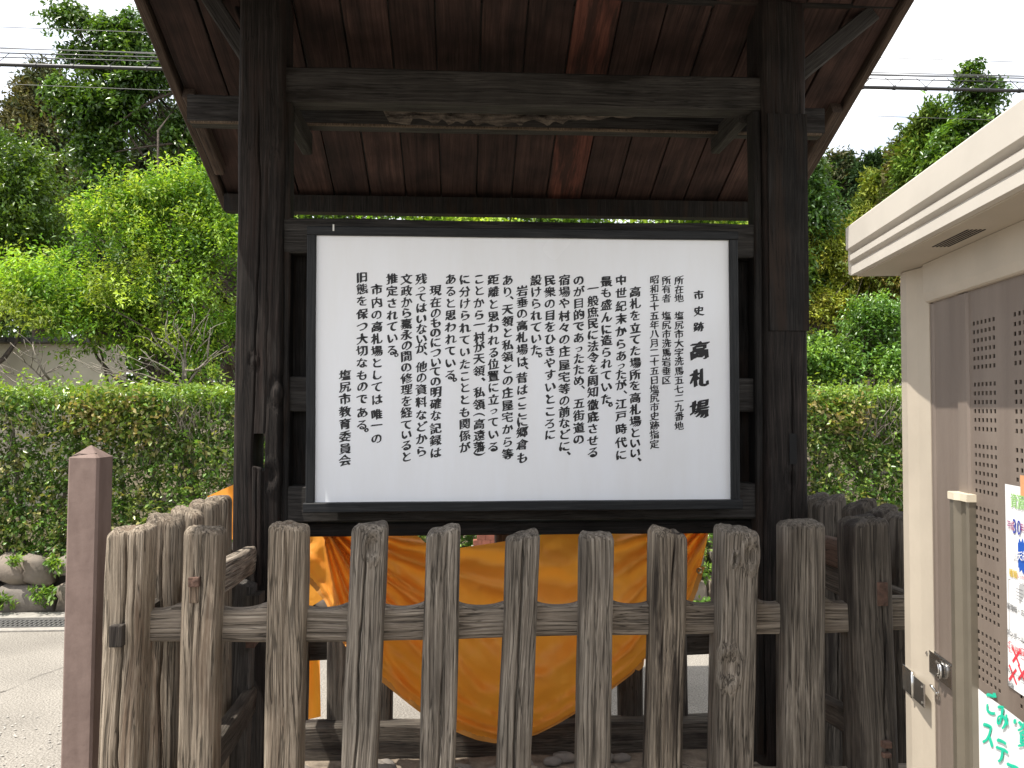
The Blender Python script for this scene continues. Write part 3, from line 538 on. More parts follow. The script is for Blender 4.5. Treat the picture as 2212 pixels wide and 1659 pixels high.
# ================================================================== SHELTER
SH = thing('notice_shelter', (0, 3.4, 0), 'dark timber roofed shelter standing behind the picket fence', 'shelter')
YP = 3.3; RY = 3.4; SL = .427
ZE = P(1106, 437, 4.6).z                                    # underside of roof at the back eave
SLF = .545; RG = 3.20
zroof = lambda y: ZE + SL*(4.6-y) if y >= RG else ZE + SL*(4.6-RG) - SLF*(RG-y)
XL = P(290, 0, RY).x; XR = P(1945, 0, RY).x; YF = 2.05
ang = math.atan(SL)
npl = 16; pw = (XR-XL-.10)/npl
for side in (0, 1):
    for i in range(npl):
        xc = XL+.05+pw*(i+.5)
        if side == 0: p0, p1 = Vector((xc, 4.62, zroof(4.62)+.012)), Vector((xc, RG, zroof(RG)+.012))
        else: p0, p1 = Vector((xc, YF+.01, zroof(YF+.01)+.012)), Vector((xc, RG, zroof(RG)+.012))
        zo = .003*((i*7) % 3); p0.z += zo; p1.z += zo
        red = side == 0 and abs(xc-P(1262, 120, 3.65).x) < pw/2
        o = beam('roof_plank', p0, p1, pw-.008, .02, M_plank_red if red else M_plank, SH, ch=.002, jit=.0006, seg=6)
        if red: o['label'] = 'roof plank worn to bare red wood'
M_roofing = plain('roof_sheet', (.06, .055, .05), .7, noise=.2)
for side in (0, 1):
    ya, yb = (4.68, RG) if side == 0 else (YF-.05, RG)
    beam('roof_covering', Vector(((XL+XR)/2, ya, zroof(ya)+.055)), Vector(((XL+XR)/2, yb, zroof(yb)+.055)), XR-XL+.04, .05, M_roofing, SH, seg=3)
box('ridge_cap', XL-.04, XR+.04, RG-.12, RG+.12, zroof(RG)+.085, zroof(RG)+.13, M_roofing, SH, .01)
def seg_y(name, x, ya, yb, dz, wd, th, mat): return beam(name, Vector((x, ya, zroof(ya)+dz)), Vector((x, yb, zroof(yb)+dz)), wd, th, mat, SH, seg=8)
M_barge = wood('bargeboard_wood', [(.035, .024, .018), (.065, .045, .034), (.11, .08, .06)], bump=.5, variation=.2)
for x in (XL+.022, XR-.022):
    seg_y('bargeboard', x, 4.68, RG, .035, .042, .12, M_barge); seg_y('bargeboard', x, YF-.04, RG, .035, .042, .12, M_barge)
for x in (XL+.075, XR-.075): seg_y('bargeboard_batten', x, 4.35, 3.85, -.02, .05, .07, M_barge)
box('eave_board', XL+.046, XR-.046, 4.52, 4.60, zroof(4.56)-.105, zroof(4.56)-.012, M_dark, SH, .004)
box('front_eave_board', XL+.02, XR+.02, YF-.06, YF-.01, zroof(YF)-.012, zroof(YF)+.05, M_dark, SH, .004)
# purlins
zpb = P(450, 262, 3.69).z; zpt = P(450, 204, 3.69).z
purl = beam('purlin', Vector((P(409, 235, 3.72).x, 3.74, (zpb+zpt)/2)), Vector((P(1776, 265, 3.72).x, 3.74, (zpb+zpt)/2)), zpt-zpb, .10, M_beam, SH, xaxis=Vector((0, 0, 1)))
0 and beam('front_purlin', Vector((XL+.05, 2.9, zroof(2.9)-.07)), Vector((XR-.05, 2.9, zroof(2.9)-.07)), .10, .10, M_dark, SH, xaxis=Vector((0, 0, 1)))
zrb = P(1880, 20, 3.36).z
beam('ridge_beam', Vector((XL+.06, RY, zrb+.055)), Vector((XR-.06, RY, zrb+.055)), .11, .12, M_dark, SH, xaxis=Vector((0, 0, 1)))
box('bounce_lit_edge', P(411, 262, 3.7).x, P(1774, 280, 3.7).x, 3.692, 3.712, zpb-.004, zpb+.004, M_pale, SH, .001)  # pale strip added: ground bounce on the purlin's underside put into its colour
# posts
def post(pxl, pxr, seed, cracks, knots, notch):
    a = P(pxl, 800, YP).x; b = P(pxr, 800, YP).x; c = (a+b)/2
    return weathered('post', Vector((c, YP+.10, 0)), Vector((c+.004, YP+.10, zrb)), b-a, .20, M_post, SH, seed=seed, nf=60, ns=14, nb=10, rows=180, cracks=cracks, knots=knots, dome=.01, amp=.9, rnd=.13, notch=notch, wob=.006), c, a, b
zn0, zn1 = P(550, 1018, YP).z, P(550, 932, YP).z
pL, cL, aL, bL = post(501, 606, 301, [(-.08, .36, .86, .0035, .016), (.35, .2, .8, .002, .008), (.45, .0, .34, .004, .014)], [(-.12, P(0, 778, YP).z/zrb, .012, -.008), (.85, P(0, 848, YP).z/zrb, .02, -.01), (.6, P(0, 1030, YP).z/zrb, .02, .008)], (zn0, zn1, P(536, 950, YP).x-cL if False else -.012, .035))
pR, cR, aR, bR = post(1652, 1749, 302, [(.25, .28, .56, .004, .012), (-.5, .6, .9, .002, .006)], [(.1, .4, .015, .006)], None)
# inner lining of the left mortise
box('mortise_cheek', cL-.030, cL-.013, YP+.004, YP+.19, zn0-.01, zn1+.01, M_dark, SH, 0)
box('mortise_cheek', cL+.036, cL+.05, YP+.004, YP+.19, zn0-.01, zn1+.01, M_dark, SH, 0)
box('mortise_cheek', cL-.013, cL+.036, YP+.004, YP+.19, zn0-.03, zn0, M_dark, SH, 0)
o = weathered('loose_splint', Vector((cL+.012, YP-.004, P(0, 1270, YP).z)), Vector((cL+.008, YP-.004, P(0, 1012, YP).z)), .036, .02, M_post, SH, seed=8, nf=16, ns=4, nb=4, rows=30, cracks=[(0, 0, 1, .003, .01)], dome=.006)
# inner strip of the right post
beam('post_strip', Vector((aR-.017, YP+.06, .2)), Vector((aR-.017, YP+.06, P(0, 200, YP).z)), .032, .08, M_dark, SH)
beam('post_strip', Vector((bL+.014, YP+.07, .2)), Vector((bL+.014, YP+.07, P(0, 200, YP).z)), .026, .08, M_dark, SH)
# spliced repair plate on the right post
box('repair_plate', aR+.02, bR-.002, YP-.006, YP+.006, P(0, 705, YP).z, P(0, 384/1.0-175, YP).z, M_dark, SH, .002)
box('socket', cR+.005, cR+.035, YP-.004, YP+.004, P(0, 1010, YP).z, P(0, 940, YP).z, plain('socket_dark', (.006, .006, .006), .9), SH, 0)
# beams between the posts
def rail(name, y0l, y1l, y0r, y1r, dep, mat, yf=YP+.03, pl=None, pr=None, par=SH):
    a = P(606, y0l, yf); b = P(606, y1l, yf); c = P(1652, y0r, yf); d = P(1652, y1r, yf)
    z0 = (b.z+d.z)/2; z1 = (a.z+c.z)/2
    return beam(name, Vector((bL-.002, yf+dep/2, (z0+z1)/2)), Vector((aR+.002, yf+dep/2, (z0+z1)/2)), z1-z0, dep, mat, par, xaxis=Vector((0, 0, 1)), seg=16)
rail('tie_beam', 141, 216, 168, 238, .11, M_beam)
rail('sign_rail', 470, 546, 484, 555, .09, M_beam)
rail('sign_rail', 818, 893, 813, 886, .07, M_beam, YP+.045)
rail('sign_rail', 1052, 1131, 1042, 1118, .09, M_beam)
rail('dark_underside_strip', 1133, 1163, 1122, 1150, .10, M_dark, YP+.08)  # dark strip standing for the shaded underside of the bottom sign rail
for xa in np.linspace(bL+.01, aR-.19, 9):
    box('back_board', xa, xa+(aR-bL-.02)/9-.004, YP+.122, YP+.14, P(900, 1128, YP).z, P(900, 474, YP).z, M_dark, SH, .002)
# rotten patch on the purlin
rsd = np.random.RandomState(4); V = []; F = []
nx, nz_ = 90, 14
xa, xb = P(815, 250, 3.69).x, P(1425, 250, 3.69).x
for j in range(nz_):
    for i in range(nx):
        fx = i/(nx-1); xx = xa+(xb-xa)*fx; zt = zpb+.11; wv = (.92-.45*max(0, fx-.6)/.4)*(.92+.16*float(vn(fx*40, 0, 0, 2))) if fx > .12 else 1.15*min(1, fx/.05)
        hgt = .105*max(.18, min(1.0, wv)); zz = zt-hgt*j/(nz_-1)
        dpt = .012*float(vn(xx*22, zz*90, 0, 3))+.008*float(vn(xx*70, zz*40, 0, 4)); edge = min(1, i/3, (nx-1-i)/6, (nz_-1-j)/2)
        V.append((xx+.004*float(vn(xx*30, zz*80, 0, 9)), 3.688-edge*(.010+dpt), zz+.01*float(vn(xx*16, 0, j*.4, 5))))
for j in range(nz_-1):
    for i in range(nx-1): F.append((j*nx+i, (j+1)*nx+i, (j+1)*nx+i+1, j*nx+i+1))
o = link('rotten_patch', pydata('rotten_patch', V, F), plain('rotten_wood', (.20, .165, .13), .95, mottle=(.035, .028, .023), nscale=(9, 20, 70), bump=1, bscale=80), SH, smooth=True); o['label'] = 'pale eaten away rotten patch under the tie beam'
# braces and brackets
for (p0, p1) in (((552, 150), (432, -40)), ((1712, 172), (1882, 32))):
    a = P(*p0, 3.38); b = P(*p1, 3.38); beam('brace', a, b, .06, .07, M_beam, SH, xaxis=Vector((0, 1, 0)))
for (p0, p1) in (((592, 190), (500, -60)),):
    a = P(*p0, 3.46); b = P(*p1, 3.46); beam('brace', a, b, .05, .08, M_dark, SH, xaxis=Vector((0, 1, 0)))
for px in (630, 1600):
    a = P(px, 250, 3.45); beam('bracket', Vector((a.x, 3.40, a.z)), Vector((a.x, 3.80, a.z-.005)), .045, .10, M_beam, SH)
# foot posts in front of the main posts
for (pxa, pxb, py, xs) in ((494, 545, 1262, 1), (1700, 1745, 1300, -1)):
    a = P(pxa, 1400, YP-.12); b = P(pxb, 1400, YP-.12); c = (a.x+b.x)/2
    weathered('foot_post', Vector((c-.02*xs, YP-.08, 0)), Vector((c, YP-.08, P(500, py, YP-.12).z)), b.x-a.x, .09, M_foot, SH, seed=77+py, nf=24, ns=8, nb=4, rows=60, dome=.008, rnd=.18)
a = P(541, 1388, YP-.15); box('peg', a.x-.016, a.x+.016, YP-.16, YP-.05, a.z-.018, a.z+.018, M_rust, SH, .003)
a = P(541, 1300, YP-.15); box('peg', a.x-.02, a.x+.03, YP-.14, YP-.05, a.z-.02, a.z+.02, M_old, SH, .003)

# ================================================================== NOTICE BOARD
YB = 3.235
NB = thing('notice_board', P(1130, 1100, YB), 'white information board lettered in black Japanese brush script, black frame', 'sign')
tl, tr, bl, br_ = P(684, 509, YB), P(1574, 519, YB), P(680, 1085, YB), P(1578, 1078, YB)
bx0, bx1, bz0, bz1 = (tl.x+bl.x)/2, (tr.x+br_.x)/2, (bl.z+br_.z)/2, (tl.z+tr.z)/2
def board_mat():
    m, t, b = newmat('white_acrylic'); b.inputs['Base Color'].default_value = (.84, .85, .865, 1); b.inputs['Roughness'].default_value = .22; spec(b, .45)
    N = t.nodes.new; L = t.links.new; tc = N('ShaderNodeTexCoord'); md_ = N('ShaderNodeMapping'); md_.inputs['Scale'].default_value = (5, 5, .8); L(tc.outputs['Object'], md_.inputs[0]); nd = N('ShaderNodeTexNoise'); nd.inputs['Scale'].default_value = 1.5; nd.inputs['Detail'].default_value = 7; nd.inputs['Roughness'].default_value = .65; L(md_.outputs[0], nd.inputs[0]); cd_ = N('ShaderNodeValToRGB'); cd_.color_ramp.elements[0].position = .3; cd_.color_ramp.elements[0].color = (.83, .835, .84, 1); cd_.color_ramp.elements[1].position = .62; cd_.color_ramp.elements[1].color = (.87, .885, .91, 1); L(nd.outputs[0], cd_.inputs[0]); L(cd_.outputs[0], b.inputs['Base Color']); n = N('ShaderNodeTexNoise'); n.inputs['Scale'].default_value = 1.5; n.inputs['Detail'].default_value = 3; L(tc.outputs['Object'], n.inputs[0])
    r = N('ShaderNodeMapRange'); r.inputs['To Min'].default_value = .12; r.inputs['To Max'].default_value = .34; L(n.outputs[0], r.inputs[0]); L(r.outputs[0], b.inputs['Roughness'])
    return m
box('panel', bx0-.004, bx1+.004, YB, YB+.02, bz0-.004, bz1+.004, board_mat(), NB, 0)
M_frame = wood('black_frame', [(.008, .009, .010), (.014, .015, .016), (.035, .035, .035)], bump=.3, variation=.2, rough=.55)
fw = .034
def fbar(name, x0, x1, z0, z1, y0=YB-.018, y1=YB+.06):
    hor = (x1-x0) > (z1-z0)
    if hor: return beam(name, Vector((x0, (y0+y1)/2, (z0+z1)/2)), Vector((x1, (y0+y1)/2, (z0+z1)/2)), z1-z0, y1-y0, M_frame, NB, xaxis=Vector((0, 0, 1)), ch=.003, jit=.0005)
    return beam(name, Vector(((x0+x1)/2, (y0+y1)/2, z0)), Vector(((x0+x1)/2, (y0+y1)/2, z1)), x1-x0, y1-y0, M_frame, NB, ch=.003, jit=.0005)
fbar('frame_bar', bx0-fw, bx1+fw, bz1, bz1+fw); fbar('frame_bar', bx0-fw-.004, bx1+fw+.004, bz0-.036, bz0, YB-.035)
fbar('frame_bar', bx0-fw, bx0, bz0+.001, bz1-.001, YB-.015); fbar('frame_bar', bx1, bx1+fw, bz0+.001, bz1-.001, YB-.015)
o = box('bird_dropping', P(722, 497, YB).x-.003, P(722, 497, YB).x+.003, YB-.0205, YB-.0185, P(722, 501, YB).z, P(722, 487, YB).z, plain('white_spot', (.7, .7, .66), .8), NB, 0)
# lettering
GL = {}
def glyph(ch, bold=.0, res=3):
    k = (ch, bold)
    if k in GL: return GL[k]
    c = bpy.data.curves.new('g', 'FONT'); c.body = ch; c.offset = bold; c.resolution_u = res; o = bpy.data.objects.new('g', c); COL.objects.link(o)
    bpy.context.view_layer.update(); me = o.evaluated_get(bpy.context.evaluated_depsgraph_get()).to_mesh()
    V = np.array([v.co[:2] for v in me.vertices]) if len(me.vertices) else np.zeros((0, 2)); F = [tuple(p.vertices) for p in me.polygons]
    o.to_mesh_clear(); bpy.data.objects.remove(o); bpy.data.curves.remove(c); GL[k] = (V, F); return GL[k]
def brush(V, sd=0):
    """turn the even gothic strokes towards a hand-brushed running hand: rising crossbars, bowed verticals, lean"""
    x = V[:, 0]-.5; y = V[:, 1]-.38
    y2 = y+.13*x-.10*x*x+.022*np.sin(6.0*x+y*3+sd); x2 = x-.03*y+.028*np.sin(5.2*y+1.2+sd)+.05*y*x
    return np.stack([x2*.97, y2*.93], 1)
def letters(name, items, origin, ux, uz, nrm, mat, parent, bold=.012, style=True, sd=0):
    """items: (char, u, v, size, mode) in metres from origin along ux, uz"""
    AV = []; AF = []
    for n_, (ch, u, v, s, mode) in enumerate(items):
        V, F = glyph(ch)
        if not len(V): continue
        if mode == 'punct': Q = np.stack([(V[:, 0]-.18)*1.0+.34, (V[:, 1]-.1)*1.0+.18], 1)
        elif mode == 'paren': Q = np.stack([(V[:, 1]-.23), -(V[:, 0]-.19)], 1)
        elif style: Q = brush(V, sd+n_*1.3)
        else: Q = V-np.array([.5, .38])
        b = len(AV)
        for q_, (ex, ez) in enumerate(((-1, -.55), (-.35, -.3), (.35, .3), (1, .55))):
            b = len(AV)
            bw = bold*(1+.75*vn(Q[:, 0]*4.5, Q[:, 1]*4.5, n_*3.7, 3)) if style else np.full(len(Q), bold)
            for a, k_ in zip(Q, bw): AV.append(origin+ux*(u+(a[0]+ex*k_)*s)+uz*(v+(a[1]+ez*k_)*s)+nrm*(.0010+.0001*q_))
            AF += [tuple(b+i for i in f) for f in F]
    me = pydata(name, AV, AF); return link(name, me, mat, parent)
M_ink = plain('black_ink', (.010, .010, .012), .5)
cols_ = [  # crop origin x, column x, characters, rows, size
 (2050, 1455, '市史跡', [230, 360, 490], 84), (2050, 1462, '高札場', [680, 905, 1160], 150),
 (2050, 1293, '所在地塩尻市大字洗馬五七二九番地', [110, 185, 258, 400, 475, 550, 625, 700, 772, 850, 925, 1000, 1072, 1148, 1222, 1300], 76),
 (2050, 1190, '所有者塩尻市洗馬岩垂区', [110, 182, 258, 400, 475, 550, 625, 700, 775, 848, 925], 76),
 (2050, 1092, '昭和五十五年八月二十五日塩尻市史跡指定', [105, 180, 250, 325, 400, 473, 548, 622, 700, 775, 850, 925, 1000, 1070, 1145, 1220, 1295, 1370, 1448], 76),
 (2050, 935, '高札を立てた場所を高札場といい、', [205, 300, 400, 500, 592, 685, 785, 880, 970, 1070, 1165, 1262, 1355, 1440, 1520, 1590], 92),
 (2050, 820, '中世紀末からあったが、江戸時代に', [110, 215, 322, 425, 527, 630, 728, 803, 880, 965, 1040, 1120, 1217, 1325, 1435, 1535], 92),
 (2050, 700, '最も盛んに造られていた。', [120, 212, 312, 412, 512, 600, 697, 790, 885, 980, 1080, 1145], 92),
 (2050, 590, '一般庶民に法令を周知徹底させる', [185, 280, 372, 462, 555, 650, 742, 838, 930, 1022, 1128, 1225, 1322, 1420, 1515], 92),
 (2050, 475, 'のが目的であったため、五街道の', [110, 202, 297, 392, 485, 580, 665, 750, 840, 930, 1000, 1115, 1215, 1315, 1408], 92),
 (2050, 357, '宿場や村々の庄屋宅等の前などに、', [108, 205, 300, 402, 495, 592, 692, 800, 900, 997, 1092, 1185, 1278, 1370, 1465, 1540], 92),
 (2050, 240, '民衆の目をひきやすいところに', [110, 205, 300, 395, 490, 590, 688, 785, 882, 980, 1080, 1180, 1280, 1370], 92),
 (2050, 125, '設けられていた。', [110, 205, 302, 398, 492, 585, 680, 742], 92),
 (2050, 12, '岩垂の高札場は、昔はここに郷倉も', [197, 290, 382, 480, 575, 675, 775, 840, 905, 1005, 1100, 1185, 1265, 1350, 1450, 1560], 92),
 (1250, 1552, 'あり、天領と私領との庄屋宅から等', [110, 205, 270, 347, 445, 537, 640, 735, 832, 928, 1030, 1130, 1228, 1325, 1430, 1530], 90),
 (1250, 1437, '距離と思われる位置に立っている', [105, 205, 305, 405, 500, 600, 700, 795, 890, 985, 1085, 1172, 1268, 1368, 1470], 90),
 (1250, 1320, 'ことから一村が天領、私領(高遠藩)', [100, 195, 295, 392, 480, 575, 657, 748, 850, 935, 1025, 1125, 1208, 1285, 1378, 1470, 1535], 90),
 (1250, 1203, 'に分けられていたこととも関係が', [103, 203, 300, 398, 500, 597, 695, 795, 893, 988, 1085, 1187, 1282, 1380, 1475], 90),
 (1250, 1087, 'あると思われている。', [102, 200, 298, 395, 492, 590, 687, 785, 882, 940], 90),
 (1250, 965, '現在のものについての明確な記録は', [192, 290, 378, 458, 537, 617, 700, 778, 855, 935, 1022, 1118, 1215, 1320, 1418, 1518], 90),
 (1250, 848, '残ってはいないが、他の資料などから', [100, 175, 250, 335, 425, 508, 588, 665, 725, 818, 905, 1003, 1105, 1210, 1305, 1405, 1508], 90),
 (1250, 727, '文政から嘉永の間の修理を経ていると', [100, 198, 290, 378, 465, 555, 642, 730, 820, 912, 1002, 1097, 1190, 1290, 1370, 1458, 1550], 90),
 (1250, 610, '推定されている。', [98, 197, 298, 395, 487, 582, 682, 738], 90),
 (1250, 485, '市内の高札場としては唯一の', [185, 290, 390, 490, 588, 688, 785, 882, 980, 1085, 1205, 1300, 1402], 90),
 (1250, 365, '旧態を保つ大切なものである。', [85, 182, 280, 385, 487, 590, 685, 785, 885, 978, 1080, 1190, 1290, 1352], 90),
 (1250, 225, '塩尻市教育委員会', [885, 980, 1080, 1182, 1282, 1385, 1485, 1580], 92)]
O0 = Vector((0, YB, 0))
for (ox, cx, chars, rows, sz) in cols_:
    it = []; runs = [it]; last_y = rows[0]
    for ch, cy in zip(chars, rows):
        if cy-last_y > 1.3*max(sz, 75): it = []; runs.append(it)
        last_y = cy
        px = (ox+cx/2.0738)*2212/4032; py = (1050+cy/2.0738)*2212/4032; p = P(px, py, YB)
        s = sz/2.0738*2212/4032/1794*YB*(1.13 if sz == 150 else 1.08)
        mode = 'punct' if ch in '、。' else 'paren' if ch in '()' else ''
        if ch in 'っ': s *= .8
        if ch in '一': p.z += .004
        it.append((ch, p.x, p.z, s, mode))
    for it in runs: o = letters('lettering', it, O0, Vector((1, 0, 0)), Vector((0, 0, 1)), Vector((0, -1, 0)), M_ink, NB, bold=.058 if sz == 150 else .044 if sz > 80 else .032, sd=cx)

# ================================================================== PICKET FENCE
FE = thing('picket_fence', (0, 2.35, 0), 'weathered grey split timber picket fence round the shelter', 'fence')
FY = 2.30
fy = lambda x: FY+.022*x
def picket(tl_, tr_, ty, bl_, br2, seed, mat, th=.085, Y=None, cracks=(), knots=(), dome=.020, amp=1.0, name='picket', rows=110, ybase=None, rnd=.2, lab=None, _=0, z0=0.0, nf=46):
    rnd *= .62; nf = 60
    if Y is None: Y = fy(P((tl_+tr_)/2, 1400, FY).x)
    a = P(tl_, ty+100, Y); b = P(tr_, ty+100, Y); c = P(bl_, 1659, Y); d = P(br2, 1659, Y); zt = P((tl_+tr_)/2, ty, Y).z
    m1 = (a+b)/2; m0 = (c+d)/2; k = (m1-m0)/(m1.z-m0.z); top = m1+k*(zt-m1.z); base = m0+k*(z0-m0.z)
    wd = ((b-a).length+(d-c).length)/2
    o = weathered(name, base+Vector((0, th/2, 0)), top+Vector((0, th/2, 0)), wd, th, mat, FE, seed=seed, cracks=cracks, knots=knots, dome=dome, amp=amp, rows=rows, rnd=rnd, nf=nf)
    if lab: o['label'] = lab
    return o, base, top
picket(222, 312, 1143, 203, 292, 101, M_warm, .11, cracks=[(.0, .28, 1.0, .005, .022), (-.1, 0, .55, .004, .016), (.62, .7, 1.0, .003, .01)], rnd=.3, amp=1.2, lab='split corner picket with a square peg')
picket(390, 472, 1143, 382, 457, 102, M_warm, .09, cracks=[(.1, .72, 1, .002, .007), (-.3, .3, .95, .002, .006)], rnd=.24, lab='picket with a rusty mortised tenon')
picket(573, 656, 1135, 568, 648, 103, M_warm, .10, cracks=[(-.05, .78, 1, .0035, .015), (.4, .3, .5, .002, .006)], rnd=.26)
picket(753, 830, 1136, 738, 814, 104, M_grey, .09, cracks=[(-.15, .35, .97, .004, .016)], knots=[(.25, .955, .014, .010)], rnd=.24)
picket(918, 992, 1145, 905, 984, 105, M_grey, .09, cracks=[(.15, .5, 1, .003, .010), (.1, .1, .7, .003, .012)], rnd=.24)
picket(1092, 1163, 1157, 1076, 1150, 106, M_grey, .10, cracks=[(-.1, .25, 1, .0045, .018)], rnd=.25)
picket(1256, 1326, 1156, 1246, 1322, 107, M_grey, .085, cracks=[(.0, .05, .5, .0018, .006)], rnd=.22)
picket(1412, 1484, 1150, 1405, 1481, 108, M_greyd, .11, cracks=[(.1, .8, 1, .004, .014), (.6, .4, .9, .003, .01), (-.4, .2, .8, .003, .008)], rnd=.25, amp=1.6)
picket(1560, 1641, 1146, 1546, 1631, 109, M_grey, .12, cracks=[(-.2, .2, .62, .004, .012)], knots=[(.45, .945, .015, .008), (-.35, .935, .006, .012), (-.5, .69, .02, .010)], rnd=.26, amp=1.3)
picket(1702, 1785, 1131, 1700, 1788, 110, M_grey, .11, cracks=[(.1, .05, .95, .003, .010)], rnd=.32)
picket(1850, 1928, 1126, 1862, 1944, 111, M_old, .14, cracks=[(.3, .1, .9, .004, .014)], rnd=.3, amp=1.2)
# front rails: upper rail in view, lower rail below the frame
def frail(y0, y1, name='rail'):
    Yr = FY+.10; a = P(300, (y0+y1)/2+8, Yr-.02); b = P(2010, (y0+y1)/2-17, Yr+.04); h = (y1-y0)/1794*Yr
    gaps = [(P(u0, 1330, Yr).x-a.x, P(u1, 1330, Yr).x-a.x) for u0, u1 in ((305, 390), (470, 572), (653, 750), (826, 914), (990, 1086), (1160, 1252), (1325, 1408), (1484, 1556), (1640, 1701), (1787, 1855))]
    return weathered(name, Vector((a.x, fy(a.x)+.09, a.z)), Vector((b.x, fy(b.x)+.09, b.z)), h, .05, M_rail, FE, scal=gaps, seed=201+y0, nf=30, ns=8, nb=8, rows=220, dome=.004, rnd=.16, amp=1.1, xaxis=Vector((0, 0, 1)), wob=.007, cracks=[(.3, .1, .5, .0015, .006), (-.2, .4, .95, .0015, .006), (.5, .6, .9, .0015, .005)])
frail(1300, 1374); frail(1662, 1720)
# pegs and tenons
def peg(px, py, w_, h_, Y, prot=.02, name='tenon', mat=M_rust):
    c = P(px, py, Y); k = Y/1794; return box(name, c.x-w_*k/2, c.x+w_*k/2, Y-prot, Y+.05, c.z-h_*k/2, c.z+h_*k/2, mat, FE, .003)
peg(256, 1371, 26, 44, fy(-1.07), .022, mat=M_old); peg(421, 1256, 22, 20, fy(-.85), .014); peg(419, 1284, 20, 36, fy(-.85), .004, mat=M_pale)
peg(1906, 1283, 23, 52, fy(1.03), .004); peg(1911, 1605, 20, 14, fy(1.03), .018); peg(1911, 1628, 18, 10, fy(1.03), .018)
# tie beams from the front pickets back to the main posts
def tie(p0, y0, p1, y1, h, mat, nm='tie'):
    a = P(*p0, y0); b = P(*p1, y1); return weathered(nm, a, b, .05, h, mat, FE, seed=int(p0[0]), nf=10, ns=16, nb=6, rows=40, dome=.01, rnd=.2)
tie((452, 1258), 2.40, (538, 1208), 3.27, .10, M_rail); tie((452, 1640), 2.40, (538, 1512), 3.24, .10, M_old)
tie((1860, 1212), 2.42, (1745, 1170), 3.30, .095, M_brown); tie((1870, 1580), 2.42, (1735, 1500), 3.30, .08, M_old)
# side runs
XS0 = P(268, 1400, 2.36).x; XS1 = P(1960, 1300, 2.42).x
def sidepick(pxr, top, w_, Y, seed, mat, X=None, th=.09):
    a = P(pxr, top, Y); x1 = a.x; wd = w_*Y/1794
    weathered('picket', Vector((x1-wd/2-.005, Y+th/2, 0)), Vector((x1-wd/2, Y+th/2, a.z)), wd, th, mat, FE, seed=seed, nf=30, ns=10, nb=6, rows=70, dome=.028, rnd=.24, cracks=[(.1, .3, 1, .003, .012)])
for (pxr, top, w_, Y, sd) in ((384, 1118, 70, 2.55, 121), (427, 1103, 62, 2.72, 122), (461, 1085, 56, 2.90, 123), (492, 1075, 54, 3.07, 124)): sidepick(pxr, top, w_, Y, sd, M_warm)
for (pxr, top, w_, Y, sd) in ((2010, 1110, 88, 2.62, 131), (1948, 1100, 66, 2.80, 132), (1898, 1086, 66, 3.0, 133), (1832, 1078, 66, 3.25, 134), (1800, 1072, 64, 3.55, 135)): sidepick(pxr, top, w_, Y, sd, M_old)
beam('side_rail', Vector((P(290, 1400, 2.4).x, 2.38, .98)), Vector((P(440, 1300, 3.2).x, 3.95, .98)), .045, .10, M_old, FE)
beam('side_rail', Vector((P(1990, 1300, 2.45).x-.02, 2.45, .98)), Vector((P(1990, 1300, 2.45).x-.05, 3.95, .98)), .045, .10, M_old, FE)
# back run
YBK = 3.9
backs = [(505, 555), (590, 648), (702, 770), (790, 852), (925, 985), (1070, 1130), (1215, 1275), (1345, 1420 if False else 1398), (1487, 1497 if False else 1496), (1556, 1600), (1660, 1720), (1765, 1820)]
for i, (a, b) in enumerate([(520, 568), (612, 662), (703, 752), (795, 847), (925, 975), (1070, 1120), (1215, 1265), (1337, 1391), (1436, 1488), (1553, 1604), (1660, 1715), (1765, 1820)]):
    pa, pb = P(a, 1500, YBK), P(b, 1500, YBK)
    weathered('picket', Vector(((pa.x+pb.x)/2, YBK+.04, .10)), Vector(((pa.x+pb.x)/2, YBK+.04, 1.10+random.uniform(-.02, .02))), pb.x-pa.x, .08, M_old, FE, seed=400+i, nf=16, ns=6, nb=4, rows=30, dome=.025, rnd=.24)
zr = (P(1530, 1377, YBK).z+P(1530, 1421, YBK).z)/2
beam('back_rail', Vector((-1.25, YBK+.10, zr)), Vector((1.35, YBK+.10, zr-.005)), .10, .05, M_old, FE, xaxis=Vector((0, 0, 1)), jit=.004, seg=20)
zs1, zs0 = P(1400, 1545, YBK).z, .0
beam('ground_sill', Vector((-1.3, YBK-.03, (zs0+zs1)/2)), Vector((1.4, YBK-.03, (zs0+zs1)/2)), zs1-zs0, .10, M_old, FE, xaxis=Vector((0, 0, 1)), jit=.006, seg=20)
rs = np.random.RandomState(9)
rubble = thing('rubble_stones', (-.4, 3.6, 0), 'small dark stones lying on the earth under the hanging tarp', 'stones')
for i in range(16):
    c = P(rs.uniform(640, 1650), 1610, 3.62+rs.rand()*.15); s = rs.uniform(.02, .05); bm = bmesh.new(); bmesh.ops.create_icosphere(bm, subdivisions=2, radius=s)
    for v in bm.verts: v.co = Vector((v.co.x*1.4, v.co.y, v.co.z*.6))*(1+.25*float(vn(*(v.co*60), i)))+Vector((c.x, c.y, .012+s*.35))
    me = bpy.data.meshes.new('stone'); bm.to_mesh(me); bm.free(); link('stone', me, M_stone[1], rubble, smooth=True)

